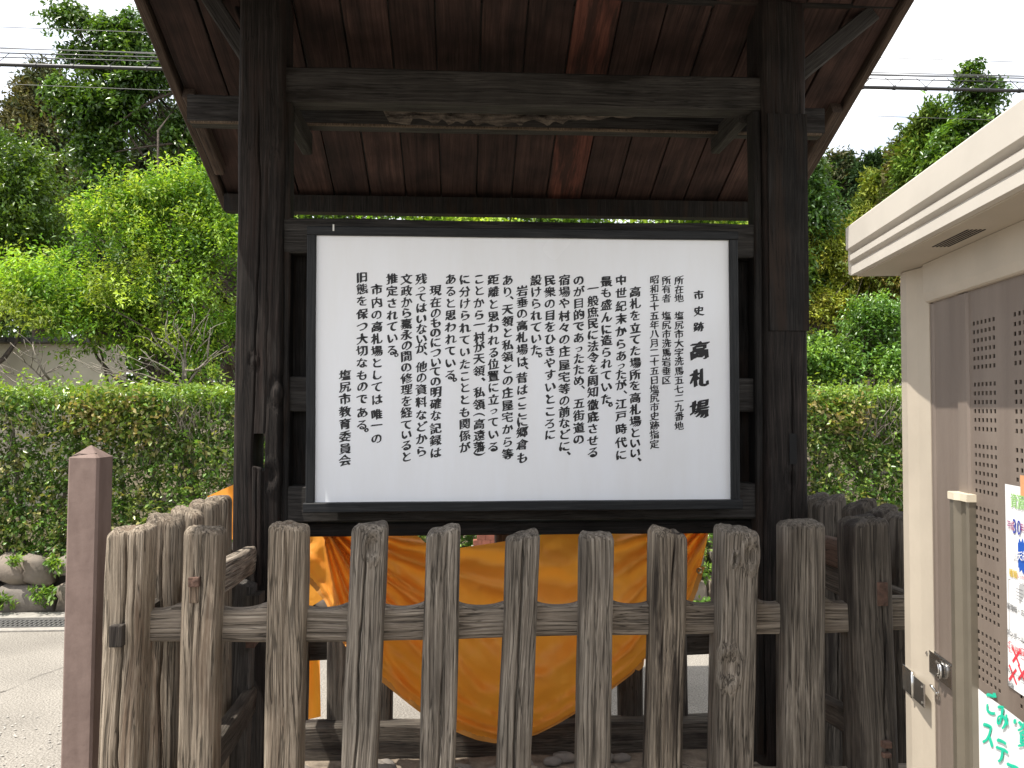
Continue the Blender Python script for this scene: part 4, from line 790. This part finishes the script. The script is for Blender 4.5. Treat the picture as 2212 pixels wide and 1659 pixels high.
# ================================================================== TARP
TP = thing('orange_tarp', P(1100, 1160, 3.72), 'orange tarpaulin slung in a deep swag under the notice board', 'tarp')
def tarp_mat():
    m, t, b = newmat('orange_canvas'); N = t.nodes.new; L = t.links.new
    tc = N('ShaderNodeTexCoord'); n = N('ShaderNodeTexNoise'); n.inputs['Scale'].default_value = 5; n.inputs['Detail'].default_value = 6; L(tc.outputs['Object'], n.inputs[0])
    r = N('ShaderNodeValToRGB'); r.color_ramp.elements[0].position = .3; r.color_ramp.elements[0].color = (.92, .34, .045, 1); r.color_ramp.elements[1].position = .7; r.color_ramp.elements[1].color = (.97, .43, .07, 1)
    L(n.outputs[0], r.inputs[0]); L(r.outputs[0], b.inputs['Base Color']); b.inputs['Roughness'].default_value = .5; spec(b, .4)
    tr = N('ShaderNodeBsdfTranslucent'); tr.inputs[0].default_value = (1, .42, .04, 1); ms = N('ShaderNodeMixShader'); ms.inputs[0].default_value = .42
    n2 = N('ShaderNodeTexNoise'); n2.inputs['Scale'].default_value = 14; n2.inputs['Detail'].default_value = 3; L(tc.outputs['Object'], n2.inputs[0])
    bp = N('ShaderNodeBump'); bp.inputs['Strength'].default_value = .35; bp.inputs['Distance'].default_value = .02; L(n2.outputs[0], bp.inputs['Height']); L(bp.outputs[0], b.inputs['Normal'])
    L(b.outputs[0], ms.inputs[1]); L(tr.outputs[0], ms.inputs[2]); L(ms.outputs[0], t.nodes['Material Output'].inputs[0]); return m
M_tarp = tarp_mat(); M_tarpd = M_tarp
bot = np.array([(650, 1178), (660, 1247), (682, 1272), (705, 1299), (745, 1392), (785, 1432), (825, 1470), (866, 1504), (907, 1536), (950, 1562), (991, 1581), (1030, 1596), (1069, 1603), (1112, 1597), (1158, 1585), (1207, 1560), (1266, 1524), (1326, 1483), (1363, 1455), (1398, 1417), (1450, 1352), (1493, 1287), (1515, 1220), (1530, 1156)], float)
top = np.array([(650, 1140), (880, 1140), (905, 1160), (930, 1182), (990, 1184), (1086, 1170), (1160, 1158), (1220, 1140), (1530, 1130)], float)
xs = np.concatenate([np.linspace(650, 760, 30), np.linspace(762, 1420, 130), np.linspace(1423, 1530, 28)]); nv = 90; Yt = 3.66
V = []; rs_ = np.random.RandomState(3)
for j in range(nv):
    fv = j/(nv-1)
    for x in xs:
        tb = np.interp(x, bot[:, 0], bot[:, 1]); tt = np.interp(x, top[:, 0], top[:, 1]); y = tt+(tb-tt)*fv
        dl = math.atan2(y-1120, x-690); dl2 = math.hypot(y-1120, x-690); drr = math.atan2(y-1100, 1560-x); dr2 = math.hypot(y-1100, 1560-x)
        wl = math.exp(-dl2/330); wr = math.exp(-dr2/340)
        g = 0
        for (ac, sh, am) in ((.62, .022, .035), (.70, .035, .07), (.86, .03, .05), (.98, .045, .08), (1.16, .03, .05), (1.3, .05, .05), (.40, .05, .06), (.22, .04, .05)): g += am*math.exp(-((dl-ac-.05*math.sin(dl2/90))/sh)**2)*math.exp(-dl2/430)*1.7*min(1, dl2/60)
        for (ac, sh, am) in ((.32, .05, .05), (.55, .06, .07), (.78, .045, .06), (1.0, .06, .07), (1.25, .06, .05)): g += am*math.exp(-((drr-ac)/sh)**2)*wr*1.4
        cx, cy = 1080, 1120; rr = math.hypot((x-cx)/1.0, (y-cy)*.93); edge = (tb-y)
        for (e0, ew, am) in ((22, 9, .045), (58, 14, .05), (105, 24, .05), (170, 34, .05)):
            g += am*math.exp(-((edge-e0*(1+.3*math.sin(x/110)))/ew)**2)*math.exp(-((x-1120)/330)**2)
        g += .10*math.sin((y-1150)/160*1.3)*math.exp(-((x-1120)/300)**2)+.02*float(vn(x/60, y/45, 0, 6))+.008*float(vn(x/18, y/18, 0, 7))
        env = math.exp(-(max(edge, 0)/150)**2)*math.exp(-((x-1090)/330)**2)
        g += .020*math.sin(edge/17+1.6*math.sin(x/130)+.4)*env+.012*math.sin((x*.62+y)/21+math.sin(y/60))*math.exp(-((x-800)/150)**2)
        g += .05*math.exp(-(((x-900)*.85-(y-1300)*.55)/16)**2)*math.exp(-((y-1290)/120)**2)+.05*math.exp(-(((x-1330)*.8+(y-1280)*.6)/22)**2)*math.exp(-((y-1280)/110)**2)
        g += .06*math.exp(-((y-(1290+.22*(x-1150)))/26)**2)*math.exp(-((x-1100)/150)**2)
        p = P(x, y, Yt-g*1.0); 
        V.append(p)
n = len(xs); F = [(j*n+i, (j+1)*n+i, (j+1)*n+i+1, j*n+i+1) for j in range(nv-1) for i in range(n-1)]
link('sheet', pydata('sheet', V, F), M_tarp, TP, smooth=True)
# folded hem with stitching teeth along the lower left edge
hem = V[(nv-1)*n:]; hv = []; hf = []
for i in range(0, n-4):
    p = hem[i]+Vector((0, -.004, 0)); 
    nx_ = (hem[i+2]-hem[i]).normalized(); up_ = Vector((-nx_.z, 0, nx_.x)); 
    if up_.x+up_.z < 0: up_ = -up_
    hv += [p-up_*.004, p+up_*(.016+.003*(i % 2))]
    if i: hf.append((2*i-2, 2*i, 2*i+1, 2*i-1))
link('hem', pydata('hem', hv, hf), plain('orange_hem', (.62, .27, .05), .7), TP)
def flap(name, quad, Y, seed, sag=.02):
    V = []; nn = 22
    for j in range(nn):
        for i in range(nn):
            u, v = i/(nn-1), j/(nn-1); a = Vector(quad[0]).lerp(Vector(quad[1]), u); b = Vector(quad[3]).lerp(Vector(quad[2]), u); q = a.lerp(b, v)
            V.append(P(q.x, q.y, Y+sag*math.sin(u*7+seed)+.015*float(vn(u*3, v*3, 0, seed))))
    F = [(j*nn+i, (j+1)*nn+i, (j+1)*nn+i+1, j*nn+i+1) for j in range(nn-1) for i in range(nn-1)]; return link(name, pydata(name, V, F), M_tarp, TP, smooth=True)
flap('side_flap', [(448, 1072), (520, 1040), (540, 1160), (470, 1170)], 4.1, 1); flap('hanging_end', [(640, 1380), (690, 1385), (693, 1548), (640, 1560)], 4.12, 2)
# over-the-top part lying over the back fence
flap('back_drape', [(510, 1045), (900, 1150), (880, 1180), (530, 1400)], 4.14, 5)
gp = P(1512, 1230, 3.62); rv = []; rf = []
for i in range(16):
    a = 2*math.pi*i/16
    for r_, yy in ((.006, 0), (.012, -.003), (.014, 0)): rv.append((gp.x-.012+r_*math.cos(a), gp.y-.03+yy, gp.z+r_*math.sin(a)))
for i in range(16):
    for k in range(2): rf.append((i*3+k, ((i+1) % 16)*3+k, ((i+1) % 16)*3+k+1, i*3+k+1))
link('grommet', pydata('grommet', rv, rf), plain('brass', (.45, .36, .2), .35, 1), TP)

# ================================================================== BOLLARD
BO = thing('wooden_bollard', (P(170, 1400, 2.62).x, 2.65, 0), 'square reddish brown post with pointed top at the left of the fence', 'post')
def bollard():
    Y = 2.62; a = P(147, 1000, Y); b = P(215, 1000, Y); c = P(130, 1659, Y); w_ = b.x-a.x; zt = a.z+.015; ap = P(190, 961, Y+.05).z
    th = R(-4); cs, sn = math.cos(th), math.sin(th); hx = w_/2*1.02; V = []; chf = .007
    pr = [(-hx+chf, -hx), (hx-chf, -hx), (hx, -hx+chf), (hx, hx-chf), (hx-chf, hx), (-hx+chf, hx), (-hx, hx-chf), (-hx, -hx+chf)]
    zs_ = [0]+[zt*i/10 for i in range(1, 11)]; k = (a.x-c.x)/(a.z-c.z); F = []; cx = a.x+hx; cy = Y+hx
    for z in zs_:
        for (x, y) in pr: V.append((cx+x*cs-y*sn+k*(z-zt), cy+x*sn+y*cs, z))
    for j in range(10):
        for i in range(8): F.append((j*8+i, j*8+(i+1) % 8, (j+1)*8+(i+1) % 8, (j+1)*8+i))
    t0 = 80
    V.append((cx, cy, ap)); F += [(t0+i, t0+(i+1) % 8, len(V)-1) for i in range(8)]
    m = plain('painted_brown_wood', (.215, .155, .132), .8, mottle=(.16, .112, .095), nscale=(16, 16, 5), bump=.25, bscale=18, sp=.3)
    link('shaft', pydata('shaft', V, F), m, BO)
    # hairline crack in the cap
    q = [Vector((cx-.045, cy-.035-.004, zt+.003)), Vector((cx-.02, cy-.036, zt+.012)), Vector((cx+.005, cy-.034, zt+.010)), Vector((cx+.03, cy-.032, zt+.013))]
    tube('cap_crack', q, .0012, plain('crack_dark', (.03, .02, .015), .9), BO, 5)
bollard()

# ================================================================== SHED
sd_dir = Vector((-math.sin(R(9.7)), -math.cos(R(9.7)), 0)); nin = Vector((-sd_dir.y, sd_dir.x, 0))
dC = ray(1951, 700); kC = 2.12/dC.dot(fwd); Cw = EYEV+dC*kC; Cw.z = 0
SM = Matrix((sd_dir, nin, Vector((0, 0, 1)))).transposed().to_4x4(); SM.translation = Cw; KS = 2.12/2.46; SM = SM @ Matrix.Scale(KS, 4)
ST = thing('storage_shed', (0, 0, 0), 'beige and brown metal refuse storage shed at the right edge', 'shed', M=SM)
def SP(px, py, off=0.0):
    """pixel -> (s, z) on the shed plane at depth off inwards"""
    d = ray(px, py); o = Cw+nin*off*KS; t = (o-EYEV).dot(nin)/d.dot(nin); p = EYEV+d*t; return (p-Cw).dot(sd_dir)/KS, p.z/KS
def SLk(name, me, mat, smooth=False, par=None, loc=None):
    me.materials.clear(); me.materials.append(mat); o = bpy.data.objects.new(name, me); COL.objects.link(o); o.parent = par or ST
    if loc: o.location = loc
    if smooth: me.polygons.foreach_set('use_smooth', [True]*len(me.polygons))
    return o
def sbox(name, s0, s1, y0, y1, z0, z1, mat, bev=.003, par=None):
    bm = bmesh.new(); bmesh.ops.create_cube(bm, size=1)
    for v in bm.verts: v.co = Vector((s0+(v.co.x+.5)*(s1-s0), y0+(v.co.y+.5)*(y1-y0), z0+(v.co.z+.5)*(z1-z0)))
    if bev: bmesh.ops.bevel(bm, geom=bm.edges[:], offset=bev, segments=2, affect='EDGES')
    me = bpy.data.meshes.new(name); bm.to_mesh(me); bm.free(); return SLk(name, me, mat, par=par)
def sweep_s(name, prof, s0, s1, mat, par=None, closed=True, smooth=False):
    """profile (y,z) extruded along s"""
    n = len(prof); V = [(s0, y, z) for y, z in prof]+[(s1, y, z) for y, z in prof]
    F = [(i, (i+1) % n, n+(i+1) % n, n+i) for i in range(n if closed else n-1)]
    if closed: F += [tuple(range(n)), tuple(reversed(range(n, 2*n)))]
    me = pydata(name, V, F); bm = bmesh.new(); bm.from_mesh(me); bmesh.ops.recalc_face_normals(bm, faces=bm.faces[:]); bm.to_mesh(me); bm.free(); return SLk(name, me, mat, smooth, par)
def sweep_z(name, prof, z0, z1, mat, par=None, smooth=False):
    n = len(prof); V = [(s, y, z0) for s, y in prof]+[(s, y, z1) for s, y in prof]; F = [(i, (i+1) % n, n+(i+1) % n, n+i) for i in range(n)]+[tuple(range(n)), tuple(reversed(range(n, 2*n)))]
    me = pydata(name, V, F); bm = bmesh.new(); bm.from_mesh(me); bmesh.ops.recalc_face_normals(bm, faces=bm.faces[:]); bm.to_mesh(me); bm.free(); return SLk(name, me, mat, smooth, par)
M_cream = plain('cream_enamel', (.43, .375, .30), .45, noise=.06, nscale=5, bump=.04, bscale=90, sp=.4)
M_roofw = plain('pale_enamel', (.54, .50, .44), .5, noise=.06, nscale=3, sp=.4)
M_doorb = plain('brown_enamel', (.145, .113, .092), .5, mottle=(.195, .158, .130), nscale=(9, 9, 1.1), bump=.05, bscale=60, sp=.45)
M_shade = plain('shed_interior_shade', (.02, .018, .016), .9)
zsof = SP(1951, 590)[1]                       # soffit level
LN = 2.3; s_edge = SP(1997, 900)[0]
ps = [(-.004, .02), (-.004, .0), (.004, -.008), (s_edge*.3, -.007), (s_edge*.62, .006), (s_edge, .016), (s_edge, .05), (-.004, .05)]
sweep_z('corner_post', ps, .02, zsof-.002, M_cream)
zl0 = (SP(1997, 656)[1]+SP(2205, 584)[1])/2
sweep_s('lintel', [(.0, zsof-.001), (.0, zl0+.025), (.006, zl0+.004), (.012, zl0), (.04, zl0), (.04, zsof-.001)], s_edge+.001, LN, M_cream)
# roof: fascia with ribs, soffit
OV = .135; se = -.05; zt = zsof+.155
prof = [(-OV+.02, zsof+.004), (-OV, zsof+.004), (-OV, zsof+.028), (-OV+.012, zsof+.040), (-OV-.006, zsof+.046), (-OV-.006, zsof+.062), (-OV+.010, zsof+.074), (-OV-.012, zsof+.082), (-OV-.012, zt-.008), (-OV-.004, zt), (.9, zt+.03), (.9, zt-.02), (-OV+.02, zt-.03)]
sweep_s('roof_fascia', prof, se, LN+.1, M_roofw)
sbox('soffit', se+.003, LN, -OV+.02, .9, zsof, zsof+.012, M_cream, 0)
for k in range(5): sbox('soffit_slot', SP(2110, 520)[0]*0+.42, .62, -.075+k*.009, -.071+k*.009, zsof-.0012, zsof+.0005, M_shade, 0)
prof2 = [(zz-0, yy) for zz, yy in ()]
# end fascia (facing the hedge)
sbox('end_fascia', se-.006, se+.006, -OV-.004, .9, zsof+.006, zt-.002, M_roofw, .002)
sbox('end_wall', .002, .03, .05, .88, .02, zsof, M_cream, 0); sbox('back_wall', .03, LN, .86, .88, .02, zsof, M_cream, 0); sbox('near_wall', LN, LN+.03, .0, .88, .02, zsof, M_cream, 0)
sbox('floor_plate', .0, LN, .012, .87, .005, .03, M_cream, 0)
# door leaf with punched holes
DY = .022
DR = bpy.data.objects.new('door', None); COL.objects.link(DR); DR.parent = ST
def holes_grid():
    c1a, c1b = SP(2103.5, 1100, DY)[0], SP(2148.5, 1100, DY)[0]; rowsz = []
    # rows measured down the first column: (pixel y at its left side)
    g = []
    top1 = SP(2112, 700, DY)[1]; pitch = (SP(2112, 696, DY)[1]-SP(2112, 727, DY)[1])*.985
    ya = [(3300+888*.603)*2212/4032]*2
    z_first = SP(3837*2212/4032, (1000+453*.603)*2212/4032, DY)[1]; z_6 = SP(3840*2212/4032, (1000+740*.603)*2212/4032, DY)[1]
    pitch = (z_first-z_6)/5; z_g2 = SP(3840*2212/4032, (1000+853*.603)*2212/4032, DY)[1]; gp_ = z_first-z_g2
    for G_ in range(7):
        for r in range(6): g.append(z_first-G_*gp_-r*pitch)
    s_a = SP(3837*2212/4032, 800, DY)[0]; s_b = SP(3915*2212/4032, 800, DY)[0]; hp = (s_b-s_a)/5
    s2 = SP(3999*2212/4032, 800, DY)[0]
    cols = [s_a+hp*i for i in range(6)]
    c = s2; k = 0
    while c+5*hp < LN-.1: cols += [c+hp*i for i in range(6)]; c += (s2-s_a)
    return cols, g, hp
hc, hz, hp = holes_grid(); hs = hp*.52; hh = hs*.9
d0, d1 = s_edge+.004, LN-.01
sb = [d0]; 
for c in hc: sb += [c-hs/2, c+hs/2]
sb.append(d1)
zb = [.05]
for z in sorted(hz): zb += [z-hh/2, z+hh/2]
zb.append(zl0+.004)
hvert = []
V = []; F = []
for z in zb:
    for s in sb: V.append((s, DY, z))
ns_ = len(sb)
for j in range(len(zb)-1):
    for i in range(ns_-1):
        if i % 2 == 1 and j % 2 == 1 and i <= len(hc)*2 and j <= len(hz)*2: continue
        F.append((j*ns_+i, j*ns_+i+1, (j+1)*ns_+i+1, (j+1)*ns_+i))
me = pydata('door_panel', V, F); dp = SLk('door_panel', me, M_doorb, par=DR)
md = dp.modifiers.new('thickness', 'SOLIDIFY'); md.thickness = .0025; md.offset = -1
sbox('dark_interior_sheet', d0, d1, DY+.035, DY+.04, .05, zl0, M_shade, 0, par=DR)  # near-black sheet paints the unlit shed interior seen through the holes
# shallow pressed ribs on the door
for (xa, xb) in ((2073, 2096),):
    s0_, s1_ = SP(xa, 900, DY)[0], SP(xb, 900, DY)[0]
    sweep_z('pressed_rib', [(s0_, DY+.001), (s0_+.005, DY-.006), (s1_-.005, DY-.006), (s1_, DY+.001)], .05, zl0-.004, M_doorb, par=DR)
s0_, s1_ = SP(1998, 900, DY)[0], SP(2022, 900, DY)[0]
sweep_z('pressed_rib', [(s0_, DY+.001), (s0_+.002, DY-.004), (s1_-.008, DY-.004), (s1_, DY+.001)], .05, zl0-.004, M_doorb, par=DR)
# pull bar with cap
s0_, s1_ = SP(2058, 1400, DY-.025)[0], SP(2102, 1400, DY-.012)[0]; zc = SP(2080, 1082, DY-.02)[1]
M_alu = plain('bronze_aluminium', (.20, .175, .135), .38, .5, noise=.08); M_cap = plain('cream_cap', (.62, .55, .42), .4)
w_ = s1_-s0_
sweep_z('handle_bar', [(s0_, DY), (s0_, DY-.026), (s0_+.007, DY-.030), (s0_+w_*.34, DY-.030), (s0_+w_*.42, DY-.014), (s0_+w_*.62, DY-.010), (s0_+w_*.9, DY-.020), (s1_, DY-.016), (s1_, DY)], .06, zc, M_alu, par=DR)
sweep_z('handle_cap', [(s0_-.003, DY), (s0_-.004, DY-.028), (s0_+.004, DY-.034), (s0_+w_*.45, DY-.033), (s0_+w_*.6, DY-.024), (s1_+.003, DY-.023), (s1_+.003, DY)], zc, zc+.018, M_cap, par=DR)
# lock plate, hasp, padlock eye
M_chrome = plain('worn_chrome', (.62, .61, .59), .22, 1, noise=.1, nscale=30); M_dark2 = plain('lock_dark', (.03, .03, .03), .4, .5)
a = SP(2008, 1398, DY); b = SP(2056, 1494, DY-.01)
ls0, ls1 = a[0], SP(2056, 1440, DY-.01)[0]; lz1, lz0 = SP(2008, 1396, DY)[1], SP(2010, 1450, DY)[1]
LK = sbox('lock_plate', ls0-.002, ls1, DY-.010, DY, lz0, lz1, M_chrome, .004, par=ST)
def ring(name, s, z, y, r1, r2, mat, par, ang=6.283, st=0, tilt=0, n=20):
    pts = [Vector((s+math.cos(st+ang*i/n)*r1, y-tilt*math.sin(st+ang*i/n), z+math.sin(st+ang*i/n)*r1*1.25)) for i in range(n+1)]
    v, f = tube_data(pts, [r2]*(n+1), 8); return SLk(name, pydata(name, v, f), mat, True, par)
cm = (ls0+ls1)/2; zm = (lz0+lz1)/2
sbox('lock_recess', cm-.005, cm+.030, DY-.0125, DY-.0095, zm-.016, zm+.016, M_dark2, .003, par=ST)
ring('lock_ring', cm+.004, zm, DY-.016, .014, .0035, M_chrome, ST, 3.6, -1.8); ring('lock_ring', cm+.022, zm, DY-.018, .015, .0035, M_chrome, ST, 3.6, -1.8)
sbox('lock_screw', ls0+.006, ls0+.018, DY-.0145, DY-.0095, lz1-.022, lz1-.010, M_chrome, .003, par=ST)
h0 = SP(1952, 1475, -.006)[0]; h1 = SP(1998, 1475, -.006)[0]; hz0, hz1 = SP(1975, 1507, -.006)[1], SP(1975, 1453, -.006)[1]
sbox('hasp_plate', -.012, (h0+h1)/2-.002, -.011, -.0065, hz0, hz1, M_chrome, .001, par=ST); sbox('hasp_plate', (h0+h1)/2+.003, h1+.004, -.011, -.0065, hz0, hz1-.006, M_chrome, .001, par=ST)
sweep_z('hasp_knuckle', [((h0+h1)/2+.0005+.0045*math.cos(t_), -.011+.0045*math.sin(t_)) for t_ in np.linspace(0, 6.283, 13)[:-1]], hz0-.001, hz1+.001, M_chrome, smooth=True)
for zz in (hz0+.012, hz1-.016): sbox('hasp_rivet', h1-.014, h1-.006, -.0135, -.010, zz-.004, zz+.004, M_chrome, .0015, par=ST)
e0, ez = SP(2029, 1492, DY)
ring('padlock_eye', e0, ez, DY-.012, .011, .0028, M_chrome, ST, 6.283, 0, .010)
sbox('eye_plate', e0-.005, e0+.005, DY-.003, DY+.001, ez-.026, ez+.026, M_chrome, .001, par=ST)

# ---- notices on the door
M_paper = plain('laminated_paper', (.80, .80, .80), .3, sp=.5); 
Mc = lambda n, c: plain(n, c, .5)
green, purple, navy, red, blue, teal, greyi, yel, orange_ = Mc('ink_green', (.30, .55, .18)), Mc('ink_purple', (.35, .06, .20)), Mc('ink_navy', (.05, .07, .35)), Mc('ink_red', (.75, .05, .07)), Mc('ink_blue', (.015, .09, .42)), Mc('ink_teal', (.02, .52, .33)), Mc('ink_grey', (.12, .12, .12)), Mc('ink_yellow', (.65, .45, .04)), Mc('card_orange', (.62, .30, .14))
PY = DY-.0015
def spoint(s, z, k=1): return Cw+(sd_dir*s+nin*(PY-.0006*k)+Vector((0, 0, z)))*KS
def poster(name, label, s0, s1, z0, z1):
    root = thing(name, spoint(s0, z0), label, 'notice'); 
    V = []; n = 12
    for j in range(2):
        for i in range(n): V.append(spoint(s0+(s1-s0)*i/(n-1), z0 if j == 0 else z1, 0)+nin*(-.0008*math.sin(i*1.1)))
    F = [(i, i+1, n+i+1, n+i) for i in range(n-1)]; o = link('sheet', pydata('sheet', V, F), M_paper, root); return root
def wtext(root, txt, s, z, size, mat, bold=.01, horiz=True, pitch=1.0, slant=0, name='lettering', style=False, xs=1.0):
    it = []; ux = (sd_dir*math.cos(slant)+Vector((0, 0, 1))*math.sin(slant))*xs; uz = Vector((0, 0, 1))*math.cos(slant)-sd_dir*math.sin(slant)
    size *= KS; it = [(ch, i*size*pitch, 0, size, '') for i, ch in enumerate(txt)]
    o = letters(name, it, spoint(s, z, 2), ux, uz, -nin, mat, root, bold=bold, style=style); return o
# flyer
pa = SP(2171, 1045, PY); pb = SP(2174, 1478, PY)
F1 = poster('collection_flyer', 'laminated recycling flyer with green heading and blue starburst on the shed door', pa[0], pa[0]+.30, pb[1], pa[1])
def at(px, py): return SP(px, py, PY)
def sz(py0, py1, px=2190): return SP(px, py0, PY)[1]-SP(px, py1, PY)[1]
c = at(2193, 1082); wtext(F1, '資源回収', c[0]-.002, c[1], sz(1062, 1100)*.9, green, .03, pitch=.95, xs=.85)
c = at(2183, 1134); wtext(F1, '平成', c[0]-.003, c[1]-.0, .022, purple, .02, xs=.8, pitch=.9); c = at(2199, 1137); wtext(F1, '30', c[0]-.002, c[1], .045, navy, .02, pitch=.55, xs=.8); c = at(2210, 1140); wtext(F1, '年', c[0], c[1], .022, purple, .02, xs=.8)
c = at(2204, 1200); V = []; 
for i in range(40):
    r_ = (.040 if i % 2 == 0 else .030); a = 2*math.pi*i/40; V.append(spoint(c[0]+.012+r_*1.25*math.cos(a), c[1]+r_*math.sin(a), 1.2))
V.append(spoint(c[0]+.012, c[1], 1.2)); F = [(i, (i+1) % 40, 40) for i in range(40)]
link('starburst', pydata('starburst', V, F), blue, F1); wtext(F1, '雨天決行', c[0]-.018, c[1]-.004, .022, Mc('ink_white', (.8, .8, .8)), .03, pitch=.85, slant=.16)
c = at(2188, 1236); wtext(F1, '種類', c[0]-.004, c[1]-.002, .019, yel, .03); c = at(2201, 1243); wtext(F1, 'しっかり', c[0]+.002, c[1], .010, red, .02)
def orect(root, s0, s1, z0, z1, t, mat, name='rule'):
    V = []; F = []
    for (a, b, c_, d) in ((s0, s1, z0, z0+t), (s0, s1, z1-t, z1), (s0, s0+t, z0+t, z1-t), (s1-t, s1, z0+t, z1-t)):
        k = len(V); V += [spoint(a, c_), spoint(b, c_), spoint(b, d), spoint(a, d)]; F.append((k, k+1, k+2, k+3))
    return link(name, pydata(name, V, F), mat, root)
r0_ = at(2179, 1250); r1_ = at(2180, 1370); orect(F1, r0_[0], r0_[0]+.28, r1_[1], r0_[1], .0012, greyi)
# newspaper bundle and flattened box drawings
def quad(root, pts, mat, name, k=1.1): return link(name, pydata(name, [spoint(s, z, k) for s, z in pts], [tuple(range(len(pts)))]), mat, root)
lg = Mc('ink_pale_grey', (.42, .42, .42))
c = at(2198, 1275); quad(F1, [(c[0]-.006, c[1]-.022), (c[0]+.012, c[1]-.028), (c[0]+.03, c[1]-.004), (c[0]+.028, c[1]+.022), (c[0]+.006, c[1]+.012), (c[0]-.004, c[1]+.004)], lg, 'bundle_drawing')
for k in range(4): quad(F1, [(c[0]-.004, c[1]-.018+k*.007), (c[0]+.026, c[1]-.020+k*.008), (c[0]+.026, c[1]-.019+k*.008), (c[0]-.004, c[1]-.017+k*.007)], greyi, 'bundle_line', 2)
c = at(2183, 1310); wtext(F1, '新聞紙・広告', c[0]-.004, c[1], .0155, greyi, .01)
c = at(2188, 1338); orect(F1, c[0]-.004, c[0]+.026, c[1]-.03, c[1]+.026, .0012, greyi, 'box_drawing'); orect(F1, c[0]+.008, c[0]+.012, c[1]-.03, c[1]+.026, .0008, greyi, 'box_drawing')
c = at(2181, 1366); wtext(F1, 'ダンボール', c[0]-.003, c[1], .0165, greyi, .01)
c = at(2183, 1394); wtext(F1, 'これは集められません', c[0]-.002, c[1], .0165, red, .03); r0_ = at(2180, 1384); orect(F1, r0_[0], r0_[0]+.28, r0_[1]-.024, r0_[1], .0014, red)
def cross(root, s, z, r_):
    for sg in (1, -1):
        dx, dz = .7*r_, .7*r_*sg; t = .0024; quad(root, [(s-dx-t, z-dz+t*sg), (s-dx+t, z-dz-t*sg), (s+dx+t, z+dz-t*sg), (s+dx-t, z+dz+t*sg)], red, 'red_cross', 2+sg*.3)
c = at(2196, 1419); orect(F1, c[0]-.016, c[0]+.018, c[1]-.010, c[1]+.012, .0008, greyi, 'item_drawing'); cross(F1, c[0], c[1], .022)
c = at(2178, 1424); wtext(F1, 'マルチシートのお菓子', c[0]-.004, c[1]-.022, .0115, greyi, .01)
for px in (2190, 2210): c = at(px, 1462); orect(F1, c[0]-.010, c[0]+.012, c[1]-.014, c[1]+.012, .0008, greyi, 'item_drawing'); cross(F1, c[0]-.002, c[1]+.004, .024)
c = at(2184, 1478); wtext(F1, '紙袋', c[0]-.004, c[1]-.0, .014, greyi, .01)
# card strip overlapping the flyer
ca = SP(2206, 1026, PY); cb = SP(2208, 1072, PY)
cs_ = thing('tan_card', spoint(ca[0], cb[1]), 'small tan card taped over the upper edge of the recycling flyer', 'card')
link('card', pydata('card', [spoint(ca[0], cb[1], 4), spoint(ca[0]+.12, cb[1], 4), spoint(ca[0]+.12, ca[1], 4), spoint(ca[0], ca[1], 4)], [(0, 1, 2, 3)]), orange_, cs_)
# hand painted sheet
ha = SP(2111, 1486, PY)
F2 = poster('handwritten_notice', 'white sheet hand lettered in green marker low on the shed door', ha[0], ha[0]+.42, ha[1]-.40, ha[1])
for (tx, px, py, s_) in (('ご', 2142, 1518, .066), ('み', 2167, 1548, .066), ('・', 2194, 1558, .05), ('資', 2216, 1590, .066), ('源', 2250, 1610, .066), ('ス', 2136, 1585, .070), ('テ', 2166, 1622, .070), ('ー', 2190, 1655, .070)):
    c = at(px, py); wtext(F2, tx, c[0], c[1], s_*1.02, teal, .045, style=True, xs=.95)

# ================================================================== CABLES
M_cab = plain('black_cable', (.02, .02, .022), .5); M_wire = plain('grey_wire', (.10, .10, .10), .5)
def cable(p0, p1, Y0, Y1, r, label, sag=.05, hang=False, mat=M_cab, ext=1.6):
    a = P(*p0, Y0); b = P(*p1, Y1); d = b-a; a2 = a-d*ext*.3; b2 = b+d*ext*.3
    root = thing('overhead_cable', (a2+b2)/2, label, 'cable', 'overhead cables strung along the street'); n = 60
    pts = [a2.lerp(b2, i/(n-1))-Vector((0, 0, sag*math.sin(math.pi*i/(n-1))-sag*.8)) for i in range(n)]
    tube('cable', pts, r, mat, root, 8)
    if hang:
        for i in range(3, n-3, 1):
            p = pts[i].lerp(pts[i+1], .4)
            tv = []; tf = []
            for q0, q1 in ((p+Vector((-.12, 0, .13)), p+Vector((0, 0, r))), (p+Vector((.12, 0, .13)), p+Vector((0, 0, r)))):
                v, f = tube_data([q0, q1], [.004, .004], 4); k = len(tv); tv += v; tf += [tuple(k+z for z in g) for g in f]
            v, f = tube_data([p+Vector((-.012, 0, 0)), p+Vector((.012, 0, 0))], [r*1.35, r*1.35], 8); k = len(tv); tv += v; tf += [tuple(k+z for z in g) for g in f]
            link('cable_hanger', pydata('cable_hanger', tv, tf), M_cab, root)
cable((0, 140), (2212, 197), 9, 9.2, .021, 'thick black cable with wire hangers, lowest of the bundle', .03, True)
cable((0, 124), (2212, 178), 9, 9.2, .006, 'messenger wire just above the thick black cable', .03)
cable((0, 115), (2212, 170), 9.1, 9.3, .007, 'second thin wire above the thick cable', .05)
cable((0, 105), (2212, 165), 9.1, 9.3, .005, 'third thin wire above the thick cable', .04, mat=M_wire)
cable((0, 106), (2212, 168), 9.3, 9.6, .004, 'thin grey wire crossing the third wire near the left edge', .16, mat=M_wire)
cable((0, 59), (2212, 135), 10, 10.2, .004, 'highest thin grey wire across the sky', .05, mat=M_wire)
cable((0, 182), (2212, 262), 10, 10.2, .0035, 'faint grey wire below the thick cable', .05, mat=M_wire)
